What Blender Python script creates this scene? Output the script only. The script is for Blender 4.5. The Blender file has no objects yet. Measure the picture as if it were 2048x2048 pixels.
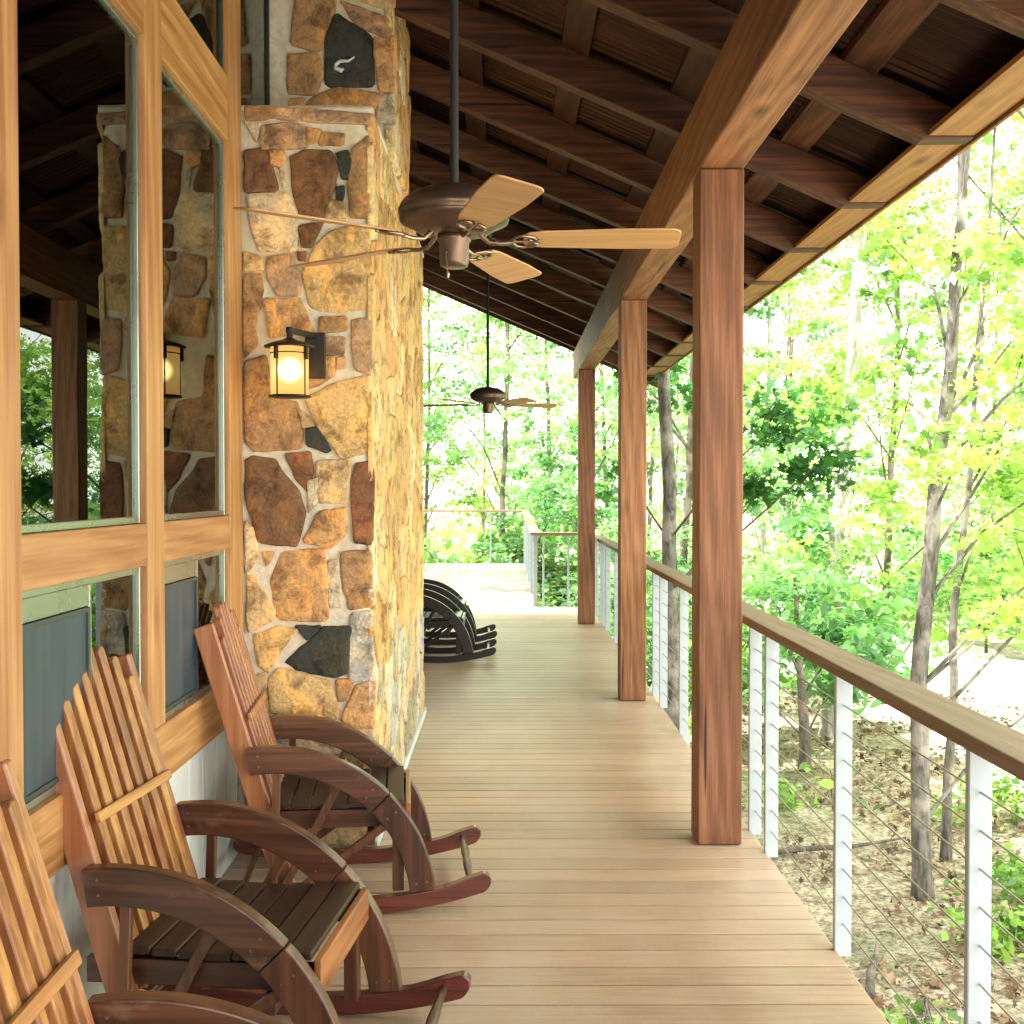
import bpy, bmesh, math, random
import numpy as np
from mathutils import Vector, Matrix, noise as mn
random.seed(7); np.random.seed(7)
S = bpy.context.scene
COL = S.collection
PI = math.pi

# ------------------------------------------------------------------ nodes
def new_mat(name):
    m = bpy.data.materials.new(name); m.use_nodes = True
    nt = m.node_tree
    return m, nt, nt.nodes['Principled BSDF'], nt.nodes['Material Output']
def nd(nt, typ, **kw):
    n = nt.nodes.new(typ)
    for k, v in kw.items():
        if k in n.inputs: n.inputs[k].default_value = v
        else: setattr(n, k, v)
    return n
def ramp(nt, stops, fac=None, interp='LINEAR'):
    r = nt.nodes.new('ShaderNodeValToRGB'); e = r.color_ramp.elements
    r.color_ramp.interpolation = interp
    while len(e) < len(stops): e.new(0.5)
    for el, (p, c) in zip(e, stops):
        el.position = p; el.color = (c[0], c[1], c[2], 1) if len(c) > 2 else (c[0],)*3 + (1,)
    if fac is not None: nt.links.new(fac, r.inputs[0])
    return r
def mix(nt, a, b, fac, mode='MIX'):
    m = nt.nodes.new('ShaderNodeMix'); m.data_type = 'RGBA'; m.blend_type = mode
    for sock, v in ((m.inputs[0], fac), (m.inputs[6], a), (m.inputs[7], b)):
        if hasattr(v, 'links'): nt.links.new(v, sock)
        elif isinstance(v, (int, float)): sock.default_value = v
        else: sock.default_value = (v[0], v[1], v[2], 1)
    return m.outputs[2]
def mathn(nt, op, a, b=0.0, c=None):
    m = nt.nodes.new('ShaderNodeMath'); m.operation = op
    for i, v in enumerate((a, b, c)):
        if v is None: continue
        if hasattr(v, 'links'): nt.links.new(v, m.inputs[i])
        else: m.inputs[i].default_value = v
    return m.outputs[0]
def coords(nt, scale=(1, 1, 1), space='Object'):
    tc = nt.nodes.new('ShaderNodeTexCoord'); mp = nt.nodes.new('ShaderNodeMapping')
    mp.inputs['Scale'].default_value = scale
    nt.links.new(tc.outputs[space], mp.inputs[0]); return mp.outputs[0]
def noise(nt, vec, scale, detail=6, rough=.55, dist=0):
    n = nd(nt, 'ShaderNodeTexNoise', Scale=scale, Detail=detail, Roughness=rough, Distortion=dist)
    nt.links.new(vec, n.inputs['Vector']); return n.outputs['Fac']
def bump(nt, bsdf, h, strength=.3, dist=.01):
    b = nd(nt, 'ShaderNodeBump', Strength=strength, Distance=dist)
    nt.links.new(h, b.inputs['Height']); nt.links.new(b.outputs[0], bsdf.inputs['Normal'])

def wood(name, dark, mid, light, axis, rough=.55, knots=True, coat=0, gs=1.0, bs=.25, wear=0, kcol=None):
    m, nt, b, out = new_mat(name)
    tc = nt.nodes.new('ShaderNodeTexCoord'); oi = nt.nodes.new('ShaderNodeObjectInfo')
    off = nt.nodes.new('ShaderNodeVectorMath'); off.operation = 'ADD'
    sc = nt.nodes.new('ShaderNodeVectorMath'); sc.operation = 'SCALE'
    cx = nt.nodes.new('ShaderNodeCombineXYZ')
    for i in range(3): nt.links.new(oi.outputs['Random'], cx.inputs[i])
    nt.links.new(cx.outputs[0], sc.inputs[0]); sc.inputs['Scale'].default_value = 37.0
    nt.links.new(tc.outputs['Object'], off.inputs[0]); nt.links.new(sc.outputs[0], off.inputs[1])
    def mapped(across, along):
        mp = nt.nodes.new('ShaderNodeMapping'); s = [across]*3; s[axis] = along
        mp.inputs['Scale'].default_value = s
        nt.links.new(off.outputs[0], mp.inputs[0]); return mp.outputs[0]
    fine = noise(nt, mapped(70*gs, 2.2*gs), 1, 8, .65, .3)
    broad = noise(nt, mapped(7*gs, .8*gs), 1, 4, .55, .8)
    tone = noise(nt, mapped(1.5, 1.1), 1, 3, .5)
    w = nd(nt, 'ShaderNodeTexWave', Scale=1.0, Distortion=9.0, Detail=3.0)
    w.inputs['Detail Scale'].default_value = .8
    w.bands_direction = 'DIAGONAL'
    nt.links.new(mapped(9*gs, .7*gs), w.inputs['Vector'])
    f = mathn(nt, 'MULTIPLY', fine, .60)
    f = mathn(nt, 'MULTIPLY_ADD', broad, .30, f)
    f = mathn(nt, 'MULTIPLY_ADD', w.outputs['Fac'], .09, f)
    f = mathn(nt, 'MULTIPLY_ADD', tone, .30, f)
    r = ramp(nt, [(.38, dark), (.60, mid), (.80, light)], f)
    c = r.outputs[0]
    if knots:
        v = nd(nt, 'ShaderNodeTexVoronoi', Scale=1.0, Randomness=1.0)
        nt.links.new(mapped(4.2, 1.7), v.inputs['Vector'])
        k = ramp(nt, [(.03, (.0,)), (.085, (.45,)), (.20, (1,))], v.outputs['Distance'])
        kc = kcol or tuple(x*.45 for x in dark)
        c = mix(nt, kc, c, k.outputs[0])
    if knots:
        ck = noise(nt, mapped(26, .9), 1, 2, .4)
        cr = ramp(nt, [(.265, (.0,)), (.285, (1,))], ck)
        c = mix(nt, tuple(x*.4 for x in dark), c, cr.outputs[0])
    if wear:
        wn = noise(nt, mapped(9, 5), 1, 6, .7)
        wr = ramp(nt, [(.60, (0,)), (.72, (wear,))], wn)
        c = mix(nt, c, (.42, .33, .24), wr.outputs[0])
    hv = nt.nodes.new('ShaderNodeHueSaturation')
    vv = mathn(nt, 'MULTIPLY_ADD', oi.outputs['Random'], .34, .80)
    nt.links.new(vv, hv.inputs['Value']); nt.links.new(c, hv.inputs['Color'])
    hh = mathn(nt, 'MULTIPLY_ADD', oi.outputs['Random'], .016, .493); nt.links.new(hh, hv.inputs['Hue'])
    nt.links.new(hv.outputs[0], b.inputs['Base Color'])
    rr = mathn(nt, 'MULTIPLY_ADD', fine, .25, rough-.12); nt.links.new(rr, b.inputs['Roughness'])
    if coat:
        b.inputs['Coat Weight'].default_value = coat; b.inputs['Coat Roughness'].default_value = .18
    bump(nt, b, fine, bs, .004)
    return m

W = {}
BEAM = ((.060, .023, .009), (.215, .085, .034), (.40, .185, .082))
for i, ax in enumerate('xyz'):
    W['beam_'+ax] = wood('stained_cedar_'+ax, *BEAM, i, rough=.62)
    W['frame_'+ax] = wood('window_timber_'+ax, (.17, .068, .020), (.40, .185, .066), (.60, .34, .14), i, rough=.45, bs=.12, gs=.7, kcol=(.22, .08, .02))
for ax_, i_ in (('x', 0), ('y', 1)):
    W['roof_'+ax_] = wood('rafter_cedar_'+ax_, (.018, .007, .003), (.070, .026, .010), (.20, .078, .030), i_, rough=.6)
W['roof_dark'] = wood('shaded_purlin_cedar', (.012, .004, .002), (.035, .012, .005), (.08, .03, .012), 1, rough=.6)  # darker copy of the rafter cedar, inboard ceiling shade put into its colour
W['soffit'] = wood('fascia_pine', (.13, .050, .016), (.27, .115, .036), (.40, .19, .065), 1, rough=.55)
W['rail_y'] = wood('handrail_wood_long', (.15, .085, .045), (.28, .19, .115), (.38, .27, .17), 1, rough=.6, knots=False)
W['rail_x'] = wood('handrail_wood_cross', (.15, .085, .045), (.28, .19, .115), (.38, .27, .17), 0, rough=.6, knots=False)
CH = ((.020, .007, .0035), (.072, .026, .012), (.17, .068, .032))
SL = ((.085, .026, .008), (.26, .090, .024), (.50, .23, .065))
for i, ax in enumerate('xyz'):
    W['chair_'+ax] = wood('varnished_dark_wood_'+ax, *CH, i, rough=.38, knots=False, coat=.4, gs=.8, bs=.18, wear=.22 if ax == 'x' else 0)
    W['slat_'+ax] = wood('varnished_orange_wood_'+ax, *SL, i, rough=.38, knots=False, coat=.25, gs=.8, bs=.15)
    W['black_'+ax] = wood('nearly_black_wood_'+ax, (.004, .003, .002), (.008, .006, .004), (.018, .012, .008), i, rough=.3, knots=False, coat=.4, bs=.05)  # far chairs stand in shadow; that darkness is put into the wood colour
W['rocker'] = wood('mahogany_rocker', (.050, .009, .007), (.105, .020, .013), (.17, .040, .023), 0, rough=.3, knots=False, coat=.6, bs=.08)
W['seat'] = wood('dark_seat_wood', (.010, .005, .003), (.028, .013, .007), (.065, .030, .014), 1, rough=.5, knots=False, coat=0, bs=.08)
W['blade'] = wood('oak_fan_blade', (.36, .19, .075), (.52, .29, .12), (.62, .38, .18), 0, rough=.5, knots=False, bs=.05)

def flat(name, col, rough=.5, metal=0, nscale=6, var=.15, bs=0, spec=.5, bscale=80):
    m, nt, b, out = new_mat(name)
    v = coords(nt)
    n = noise(nt, v, nscale, 6, .6)
    r = ramp(nt, [(.3, tuple(c*(1-var) for c in col)), (.7, tuple(min(1, c*(1+var)) for c in col))], n)
    nt.links.new(r.outputs[0], b.inputs['Base Color'])
    b.inputs['Metallic'].default_value = metal
    rr = mathn(nt, 'MULTIPLY_ADD', n, .2, rough-.1); nt.links.new(rr, b.inputs['Roughness'])
    if bs: bump(nt, b, noise(nt, v, bscale, 5, .6), bs, .004)
    return m
M = {}
M['alu'] = flat('green_grey_aluminium', (.40, .44, .38), .28, .85, 3, .12)
M['white_metal'] = flat('pale_grey_powder_coat', (.42, .50, .54), .4, 0, 8, .05)
M['dark_metal'] = flat('dark_rail_metal', (.05, .065, .06), .4, .3, 8, .1)
M['cable'] = flat('steel_cable', (.42, .40, .36), .35, .9, 8, .1)
M['bronze'] = flat('dark_bronze', (.035, .026, .02), .42, .5, 20, .2)
M['fan_metal'] = flat('brushed_bronze', (.17, .115, .085), .33, .75, 6, .15)
M['fan_iron'] = flat('antique_brass_iron', (.34, .26, .19), .28, .9, 20, .2)
M['panel'] = flat('whitewashed_panel', (.62, .65, .62), .7, 0, 5, .12, .2)
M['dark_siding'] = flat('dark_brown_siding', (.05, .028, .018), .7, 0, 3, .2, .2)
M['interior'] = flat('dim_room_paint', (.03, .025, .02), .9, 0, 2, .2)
M['screen'] = flat('blue_grey_insect_screen', (.035, .055, .075), .55, 0, 3, .25)
M['black'] = flat('black_rubber', (.01, .01, .01), .6)
M['screw'] = flat('steel_screw', (.2, .17, .14), .4, .8)

# insect screen weave
def screen_mat():
    m, nt, b, out = new_mat('insect_screen_mesh')
    v = coords(nt)
    w1 = nd(nt, 'ShaderNodeTexWave', Scale=90.0, Distortion=.0); w1.bands_direction = 'Y'; nt.links.new(v, w1.inputs['Vector'])
    n = noise(nt, coords(nt, (1, 9, .6)), 1.6, 3, .5)
    r = ramp(nt, [(.3, (.016, .032, .045)), (.7, (.05, .085, .11))], n)
    c = mix(nt, r.outputs[0], (.02, .03, .04), mathn(nt, 'MULTIPLY', w1.outputs['Fac'], .35))
    nt.links.new(c, b.inputs['Base Color']); b.inputs['Roughness'].default_value = .38
    return m
M['screen'] = screen_mat()

def glass_mat():
    m, nt, b, out = new_mat('window_glass'); nt.nodes.remove(b)
    fr = nd(nt, 'ShaderNodeFresnel', IOR=1.65)
    tr = nt.nodes.new('ShaderNodeBsdfTransparent'); tr.inputs[0].default_value = (.75, .82, .78, 1)
    gl = nt.nodes.new('ShaderNodeBsdfGlossy'); gl.inputs['Roughness'].default_value = .0
    gl.inputs[0].default_value = (.82, .90, .86, 1)
    n = noise(nt, coords(nt), 1.3, 2, .5)
    bp = nd(nt, 'ShaderNodeBump', Strength=.02, Distance=.02); nt.links.new(n, bp.inputs['Height'])
    nt.links.new(bp.outputs[0], gl.inputs['Normal'])
    mx = nt.nodes.new('ShaderNodeMixShader')
    nt.links.new(fr.outputs[0], mx.inputs[0]); nt.links.new(tr.outputs[0], mx.inputs[1]); nt.links.new(gl.outputs[0], mx.inputs[2])
    nt.links.new(mx.outputs[0], out.inputs[0]); return m
M['glass'] = glass_mat()

def lamp_glass():
    m, nt, b, out = new_mat('amber_lamp_glass'); nt.nodes.remove(b)
    em = nt.nodes.new('ShaderNodeEmission')
    g = coords(nt, (1, 1, 1), 'Generated')
    sp = nt.nodes.new('ShaderNodeSeparateXYZ'); nt.links.new(g, sp.inputs[0])
    z = mathn(nt, 'ABSOLUTE', mathn(nt, 'SUBTRACT', sp.outputs[2], .5))
    r = ramp(nt, [(0, (1.0, .66, .22)), (.5, (1.0, .44, .11))], z)
    nt.links.new(r.outputs[0], em.inputs[0]); em.inputs[1].default_value = 1.5
    tr = nt.nodes.new('ShaderNodeBsdfTransparent'); tr.inputs[0].default_value = (1, .85, .5, 1)
    mx = nt.nodes.new('ShaderNodeMixShader'); mx.inputs[0].default_value = .86
    nt.links.new(tr.outputs[0], mx.inputs[1]); nt.links.new(em.outputs[0], mx.inputs[2]); nt.links.new(mx.outputs[0], out.inputs[0])
    return m
M['lamp_glass'] = lamp_glass()
def emit(name, col, s):
    m, nt, b, out = new_mat(name)
    b.inputs['Emission Color'].default_value = (*col, 1); b.inputs['Emission Strength'].default_value = s
    v = noise(nt, coords(nt), 5, 2); nt.links.new(ramp(nt, [(0, col), (1, col)], v).outputs[0], b.inputs['Base Color'])
    return m
def bulb_mat():
    m, nt, b, out = new_mat('lit_bulb'); nt.nodes.remove(b)
    lw = nd(nt, 'ShaderNodeLayerWeight', Blend=.5)
    f = mathn(nt, 'POWER', mathn(nt, 'SUBTRACT', 1.0, lw.outputs['Facing']), 4.0)
    n = noise(nt, coords(nt), 4, 2)
    em = nt.nodes.new('ShaderNodeEmission'); em.inputs[1].default_value = 60
    nt.links.new(ramp(nt, [(0, (1, .78, .42)), (1, (1, .82, .48))], n).outputs[0], em.inputs[0])
    tr = nt.nodes.new('ShaderNodeBsdfTransparent'); mx = nt.nodes.new('ShaderNodeMixShader')
    nt.links.new(f, mx.inputs[0]); nt.links.new(tr.outputs[0], mx.inputs[1]); nt.links.new(em.outputs[0], mx.inputs[2]); nt.links.new(mx.outputs[0], out.inputs[0])
    return m
M['bulb'] = bulb_mat()

def vcol_mat(name, kind):
    m, nt, b, out = new_mat(name)
    at = nt.nodes.new('ShaderNodeAttribute'); at.attribute_name = 'Col'
    v = coords(nt)
    if kind == 'stone':
        n1 = noise(nt, v, 9, 10, .72, .5); n2 = noise(nt, coords(nt, (1, 1, .6)), 4.0, 8, .65, 1.2); n3 = noise(nt, v, 60, 6, .65)
        warm = mix(nt, at.outputs['Color'], (1.75, 1.45, 1.0), 1.0, 'MULTIPLY')
        c = mix(nt, at.outputs['Color'], warm, ramp(nt, [(.50, (0,)), (.64, (.85,))], n2).outputs[0])
        dk = mix(nt, c, (.33, .27, .23), 1.0, 'MULTIPLY')
        c = mix(nt, c, dk, ramp(nt, [(.38, (.85,)), (.52, (0,))], n1).outputs[0])
        c = mix(nt, c, ramp(nt, [(.3, (.62,)), (.7, (1.3,))], n3).outputs[0], .8, 'MULTIPLY')
        nt.links.new(c, b.inputs['Base Color']); b.inputs['Roughness'].default_value = .72
        h = mathn(nt, 'MULTIPLY_ADD', n1, 2.5, n3); bump(nt, b, h, .8, .010)
    elif kind == 'deck':
        g = coords(nt, (1.4, 26, 1)); n1 = noise(nt, g, 2.2, 7, .6); n2 = noise(nt, coords(nt, (1, .45, 1)), 1.1, 5, .6)
        n3 = noise(nt, coords(nt, (1, 1, 1)), 140, 3, .6)
        c = mix(nt, at.outputs['Color'], ramp(nt, [(.3, (.74,)), (.7, (1.22,))], n1).outputs[0], .8, 'MULTIPLY')
        c = mix(nt, c, (.64, .52, .41), ramp(nt, [(.42, (0,)), (.68, (.60,))], n2).outputs[0])
        c = mix(nt, c, ramp(nt, [(.3, (.88,)), (.7, (1.1,))], n3).outputs[0], .6, 'MULTIPLY')
        nt.links.new(c, b.inputs['Base Color'])
        rr = mathn(nt, 'MULTIPLY_ADD', n1, .25, .30); nt.links.new(rr, b.inputs['Roughness'])
        bump(nt, b, n1, .2, .003)
    return m
M['stone'] = vcol_mat('flagstone', 'stone')
M['deck'] = vcol_mat('composite_decking', 'deck')

def mortar_mat():
    m, nt, b, out = new_mat('mortar')
    v = coords(nt); n = noise(nt, v, 22, 8, .65); n2 = noise(nt, v, 3.5, 4)
    c = ramp(nt, [(.3, (.60, .53, .40)), (.7, (.86, .80, .66))], n)
    c2 = mix(nt, c.outputs[0], (.76, .66, .44), ramp(nt, [(.4, (0,)), (.7, (.7,))], n2).outputs[0])
    nt.links.new(c2, b.inputs['Base Color']); b.inputs['Roughness'].default_value = .9
    bump(nt, b, n, .9, .012); return m
M['mortar'] = mortar_mat()

def leaf_mat(name, a, b_, trans=.5):
    m, nt, p, out = new_mat(name); nt.nodes.remove(p)
    at = nt.nodes.new('ShaderNodeAttribute'); at.attribute_name = 'Col'
    sp = nt.nodes.new('ShaderNodeSeparateColor'); nt.links.new(at.outputs['Color'], sp.inputs[0])
    c = ramp(nt, [(0, a), (.7, b_), (1, tuple(min(1, x*1.35) for x in b_))], sp.outputs[0]).outputs[0]
    df = nt.nodes.new('ShaderNodeBsdfDiffuse'); tl = nt.nodes.new('ShaderNodeBsdfTranslucent')
    gl = nt.nodes.new('ShaderNodeBsdfGlossy'); gl.inputs['Roughness'].default_value = .38
    gl.inputs[0].default_value = (.7, .85, .8, 1)
    nt.links.new(c, df.inputs[0])
    c2 = mix(nt, c, (1.35, 1.45, .75), 1.0, 'MULTIPLY'); nt.links.new(c2, tl.inputs[0])
    mx = nt.nodes.new('ShaderNodeMixShader'); mx.inputs[0].default_value = trans
    nt.links.new(df.outputs[0], mx.inputs[1]); nt.links.new(tl.outputs[0], mx.inputs[2])
    m2 = nt.nodes.new('ShaderNodeMixShader'); m2.inputs[0].default_value = .07
    nt.links.new(mx.outputs[0], m2.inputs[1]); nt.links.new(gl.outputs[0], m2.inputs[2])
    nt.links.new(m2.outputs[0], out.inputs[0]); return m
M['leaf_mid'] = leaf_mat('leaf_fresh_green', (.022, .095, .018), (.36, .56, .14))
M['leaf_yel'] = leaf_mat('leaf_yellow_green', (.05, .16, .025), (.46, .64, .20))
M['leaf_dark'] = leaf_mat('leaf_deep_green', (.015, .07, .015), (.06, .20, .04), .4)  # shadow on the nearer foliage is put into this dark green
M['leaf_cool'] = leaf_mat('leaf_cool_green', (.02, .12, .05), (.36, .60, .32))

def bark_mat(name, a, b_):
    m, nt, p, out = new_mat(name)
    v = coords(nt, (1, 1, .25)); n = noise(nt, v, 14, 9, .7, .6); n2 = noise(nt, coords(nt), 2.5, 4)
    c = ramp(nt, [(.35, a), (.65, b_)], n).outputs[0]
    c = mix(nt, c, tuple(min(1, x*1.6) for x in b_), ramp(nt, [(.5, (0,)), (.6, (.7,))], n2).outputs[0])
    nt.links.new(c, p.inputs['Base Color']); p.inputs['Roughness'].default_value = .9
    bump(nt, p, n, .9, .03); return m
M['bark'] = bark_mat('grey_brown_bark', (.045, .036, .028), (.24, .20, .17))
M['bark_dark'] = bark_mat('dark_mottled_bark', (.035, .030, .024), (.27, .25, .22))
M['bark_pale'] = bark_mat('pale_bark', (.22, .20, .17), (.55, .52, .47))

def ground_mat():
    m, nt, p, out = new_mat('leaf_litter_ground')
    v = coords(nt); n = noise(nt, v, 5, 10, .75, .6); n2 = noise(nt, v, .45, 6, .6); n3 = noise(nt, v, 26, 6, .7)
    c = ramp(nt, [(.36, (.15, .10, .06)), (.45, (.45, .36, .25)), (.57, (.72, .63, .49))], n).outputs[0]
    c = mix(nt, c, (.10, .15, .045), ramp(nt, [(.52, (0,)), (.66, (.65,))], n2).outputs[0])
    c = mix(nt, c, ramp(nt, [(.38, (.35,)), (.56, (1.2,))], n3).outputs[0], .9, 'MULTIPLY')
    nt.links.new(c, p.inputs['Base Color']); p.inputs['Roughness'].default_value = .95
    bump(nt, p, n3, .8, .05); return m
M['ground'] = ground_mat()
M['gravel'] = flat('pale_gravel', (.88, .86, .80), .95, 0, 3, .12, .6, bscale=40)  # near-white colour stands in for overexposed sunlit ground

def roof_mat():
    m, nt, p, out = new_mat('rusty_corrugated_steel')
    v = coords(nt, (.5, 3, 1)); n = noise(nt, v, 2.2, 7, .65)
    c = ramp(nt, [(.35, (.02, .008, .005)), (.6, (.05, .019, .010)), (.78, (.12, .06, .04))], n).outputs[0]
    nt.links.new(c, p.inputs['Base Color']); p.inputs['Metallic'].default_value = .55
    r = ramp(nt, [(.3, (.42,)), (.7, (.26,))], n); nt.links.new(r.outputs[0], p.inputs['Roughness'])
    return m
M['roof'] = roof_mat()

# ------------------------------------------------------------------ objects
def meta(o, label=None, cat=None, group=None, kind=None):
    if label: o['label'] = label
    if cat: o['category'] = cat
    if group: o['group'] = group
    if kind: o['kind'] = kind
    return o
def empty(name, loc=(0, 0, 0), rz=0, **k):
    o = bpy.data.objects.new(name, None); COL.objects.link(o)
    o.location = loc; o.rotation_euler = (0, 0, rz); o.empty_display_size = .1
    return meta(o, **k)
class MB:
    def __init__(s): s.v = []; s.f = []; s.c = []; s.sm = []
    def add(s, vs, fs, col=None, smooth=False):
        n = len(s.v); s.v += [tuple(v) for v in vs]
        for f in fs: s.f.append([i+n for i in f]); s.c.append(col); s.sm.append(smooth)
    def box(s, x0, x1, y0, y1, z0, z1, col=None, mat=None):
        vs = [Vector((x, y, z)) for z in (z0, z1) for y in (y0, y1) for x in (x0, x1)]
        if mat: vs = [mat @ v for v in vs]
        s.add(vs, [(0, 2, 3, 1), (4, 5, 7, 6), (0, 1, 5, 4), (2, 6, 7, 3), (0, 4, 6, 2), (1, 3, 7, 5)], col)
    def tube(s, pts, r, n=10, cap=True, smooth=True):
        pts = [Vector(p) for p in pts]; rs = r if isinstance(r, (list, tuple)) else [r]*len(pts)
        vs = []; fs = []; up0 = None
        for i, p in enumerate(pts):
            d = (pts[min(i+1, len(pts)-1)] - pts[max(i-1, 0)]).normalized()
            if up0 is None: up0 = Vector((0, 0, 1)) if abs(d.z) < .9 else Vector((1, 0, 0))
            a = d.cross(up0).normalized(); b = a.cross(d).normalized(); up0 = b
            for k in range(n):
                t = 2*PI*k/n; vs.append(p + a*math.cos(t)*rs[i] + b*math.sin(t)*rs[i])
        for i in range(len(pts)-1):
            for k in range(n):
                fs.append((i*n+k, i*n+(k+1) % n, (i+1)*n+(k+1) % n, (i+1)*n+k))
        s.add(vs, fs, None, smooth)
        if cap:
            s.add(vs[:n], [tuple(range(n-1, -1, -1))]); s.add(vs[-n:], [tuple(range(n))])
    def lathe(s, prof, c=(0, 0, 0), n=40, smooth=True):
        vs = []; fs = []
        for r, z in prof:
            for k in range(n):
                t = 2*PI*k/n; vs.append((c[0]+r*math.cos(t), c[1]+r*math.sin(t), c[2]+z))
        for i in range(len(prof)-1):
            for k in range(n):
                fs.append((i*n+k, i*n+(k+1) % n, (i+1)*n+(k+1) % n, (i+1)*n+k))
        s.add(vs, fs, None, smooth)
    def strip(s, a, b, y0, y1):     # ribbon solid between two polylines (x,z), thick in y
        n = len(a); vs = [(x, y, z) for y in (y0, y1) for L in (a, b) for (x, z) in L]
        A0, B0, A1, B1 = 0, n, 2*n, 3*n; fs = []
        for i in range(n-1):
            fs += [(A0+i, A0+i+1, B0+i+1, B0+i), (A1+i, B1+i, B1+i+1, A1+i+1),
                   (A0+i, A1+i, A1+i+1, A0+i+1), (B0+i, B0+i+1, B1+i+1, B1+i)]
        fs += [(A0, B0, B1, A1), (A0+n-1, A1+n-1, B1+n-1, B0+n-1)]
        s.add(vs, fs)
    def build(s, name, mat, parent=None, bevel=0, seg=2, fix=True):
        me = bpy.data.meshes.new(name); me.from_pydata(s.v, [], s.f)
        if any(c is not None for c in s.c):
            ca = me.color_attributes.new('Col', 'FLOAT_COLOR', 'CORNER'); arr = []
            for f, c in zip(s.f, s.c):
                arr += list((*(c or (.3, .3, .3)), 1.0))*len(f)
            ca.data.foreach_set('color', arr)
        me.polygons.foreach_set('use_smooth', s.sm)
        if fix:
            bm = bmesh.new(); bm.from_mesh(me); bmesh.ops.recalc_face_normals(bm, faces=bm.faces); bm.to_mesh(me); bm.free()
        me.materials.append(mat); me.update()
        o = bpy.data.objects.new(name, me); COL.objects.link(o)
        if parent: o.parent = parent; 
        if bevel:
            b = o.modifiers.new('bevel', 'BEVEL'); b.width = bevel; b.segments = seg; b.limit_method = 'ANGLE'; b.angle_limit = .6
        return o
def boxo(name, dims, mat, parent=None, bevel=.004):
    b = MB(); b.box(*dims); return b.build(name, mat, parent, bevel)
def copy_tree(o, parent=None):
    c = o.copy(); COL.objects.link(c); c.parent = parent
    for ch in list(o.children): copy_tree(ch, c)
    return c

# ------------------------------------------------------------------ deck
random.seed(3)
pitch = .145
mb = MB(); y = -5.5+.0
def deck_col():
    k = random.uniform(.80, 1.08); t = random.random()
    return (.51*k, (.345+.015*t)*k, (.215+.02*t)*k)
while y < 16.08:
    x = -1.45; segs = []
    js = [random.choice((-.2, .4, .9)) + random.uniform(-.3, .1)] if random.random() < .0 else []
    for a, b in zip([-1.45]+js, js+[1.187]):
        mb.box(a+.001, b-.001, y, y+pitch-.012, -.025, random.uniform(-.0006, .0006), deck_col())
    y += pitch
deck_end = y
deck = mb.build('deck_floor', M['deck'], None, .003, 1); meta(deck, kind='structure')
slope = .22/6.0
mb = MB()
while y < 22.1:
    z = (y-deck_end)*slope; z2 = z+slope*(pitch-.006)
    k = deck_col()
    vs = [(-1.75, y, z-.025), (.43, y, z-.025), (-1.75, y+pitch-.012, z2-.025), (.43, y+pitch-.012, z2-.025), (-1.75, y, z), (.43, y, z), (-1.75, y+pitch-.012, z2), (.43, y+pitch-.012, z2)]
    mb.add(vs, [(0, 2, 3, 1), (4, 5, 7, 6), (0, 1, 5, 4), (2, 6, 7, 3), (0, 4, 6, 2), (1, 3, 7, 5)], tuple(c*.48 for c in (k[0]*.9, k[1]*1.25, k[2]*1.9)))  # board colour darkened and blued to imitate shade and sky reflection
    y += pitch
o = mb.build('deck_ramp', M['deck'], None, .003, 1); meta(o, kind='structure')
mb = MB(); mb.box(-1.44, 1.14, -5.4, 16.0, -.045, -.030); o = mb.build('deck_underlay', M['black']); meta(o, kind='structure')  # black sheet added below so the board gaps read as shade
# framing below
mb = MB()
for x in (-1.3, 0, 1.12): mb.box(x-.03, x+.03, -5.5, 16.0, -.26, -.03)
mb.box(1.150, 1.180, -5.5, 16.1, -.28, -.0265)
for yy in np.arange(-2, 22, 3.0):
    mb.box(.9, 1.05, yy, yy+.15, -2.6, -.28) if yy < 16 else mb.box(.1, .25, yy, yy+.15, -2.6, -.05)
o = mb.build('deck_framing', W['beam_y'], None, .004); meta(o, kind='structure')

# ------------------------------------------------------------------ posts and beam
BX0, BX1, BZ0, BZ1 = .890, 1.095, 3.128, 3.475
posts = [(5.26, 'tallest looking stained timber post, full width beside the wooden handrail in the foreground'),
         (8.88, 'middle one of the three stained timber porch posts under the roof beam'),
         (14.0, 'darkest and farthest timber post, where the railing turns across the deck')]
for i, (yy, lab) in enumerate(posts):
    e = empty('porch_post', (.989, yy+.1, 0), label=lab, cat='post', group='timber posts holding up the porch beam')
    b = MB(); b.box(-.099, .105, -.1, .1, .004, BZ0-.003)
    b.build('post_shaft', W['beam_z'], e, .007)
e = empty('porch_beam', (0, 0, BZ0), label='long heavy stained timber beam running over the tops of the porch posts', cat='beam')
b = MB(); b.box(BX0, BX1, -5.0, 15.2, 0, BZ1-BZ0)
b.build('beam_timber', W['beam_y'], e, .008)

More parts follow.
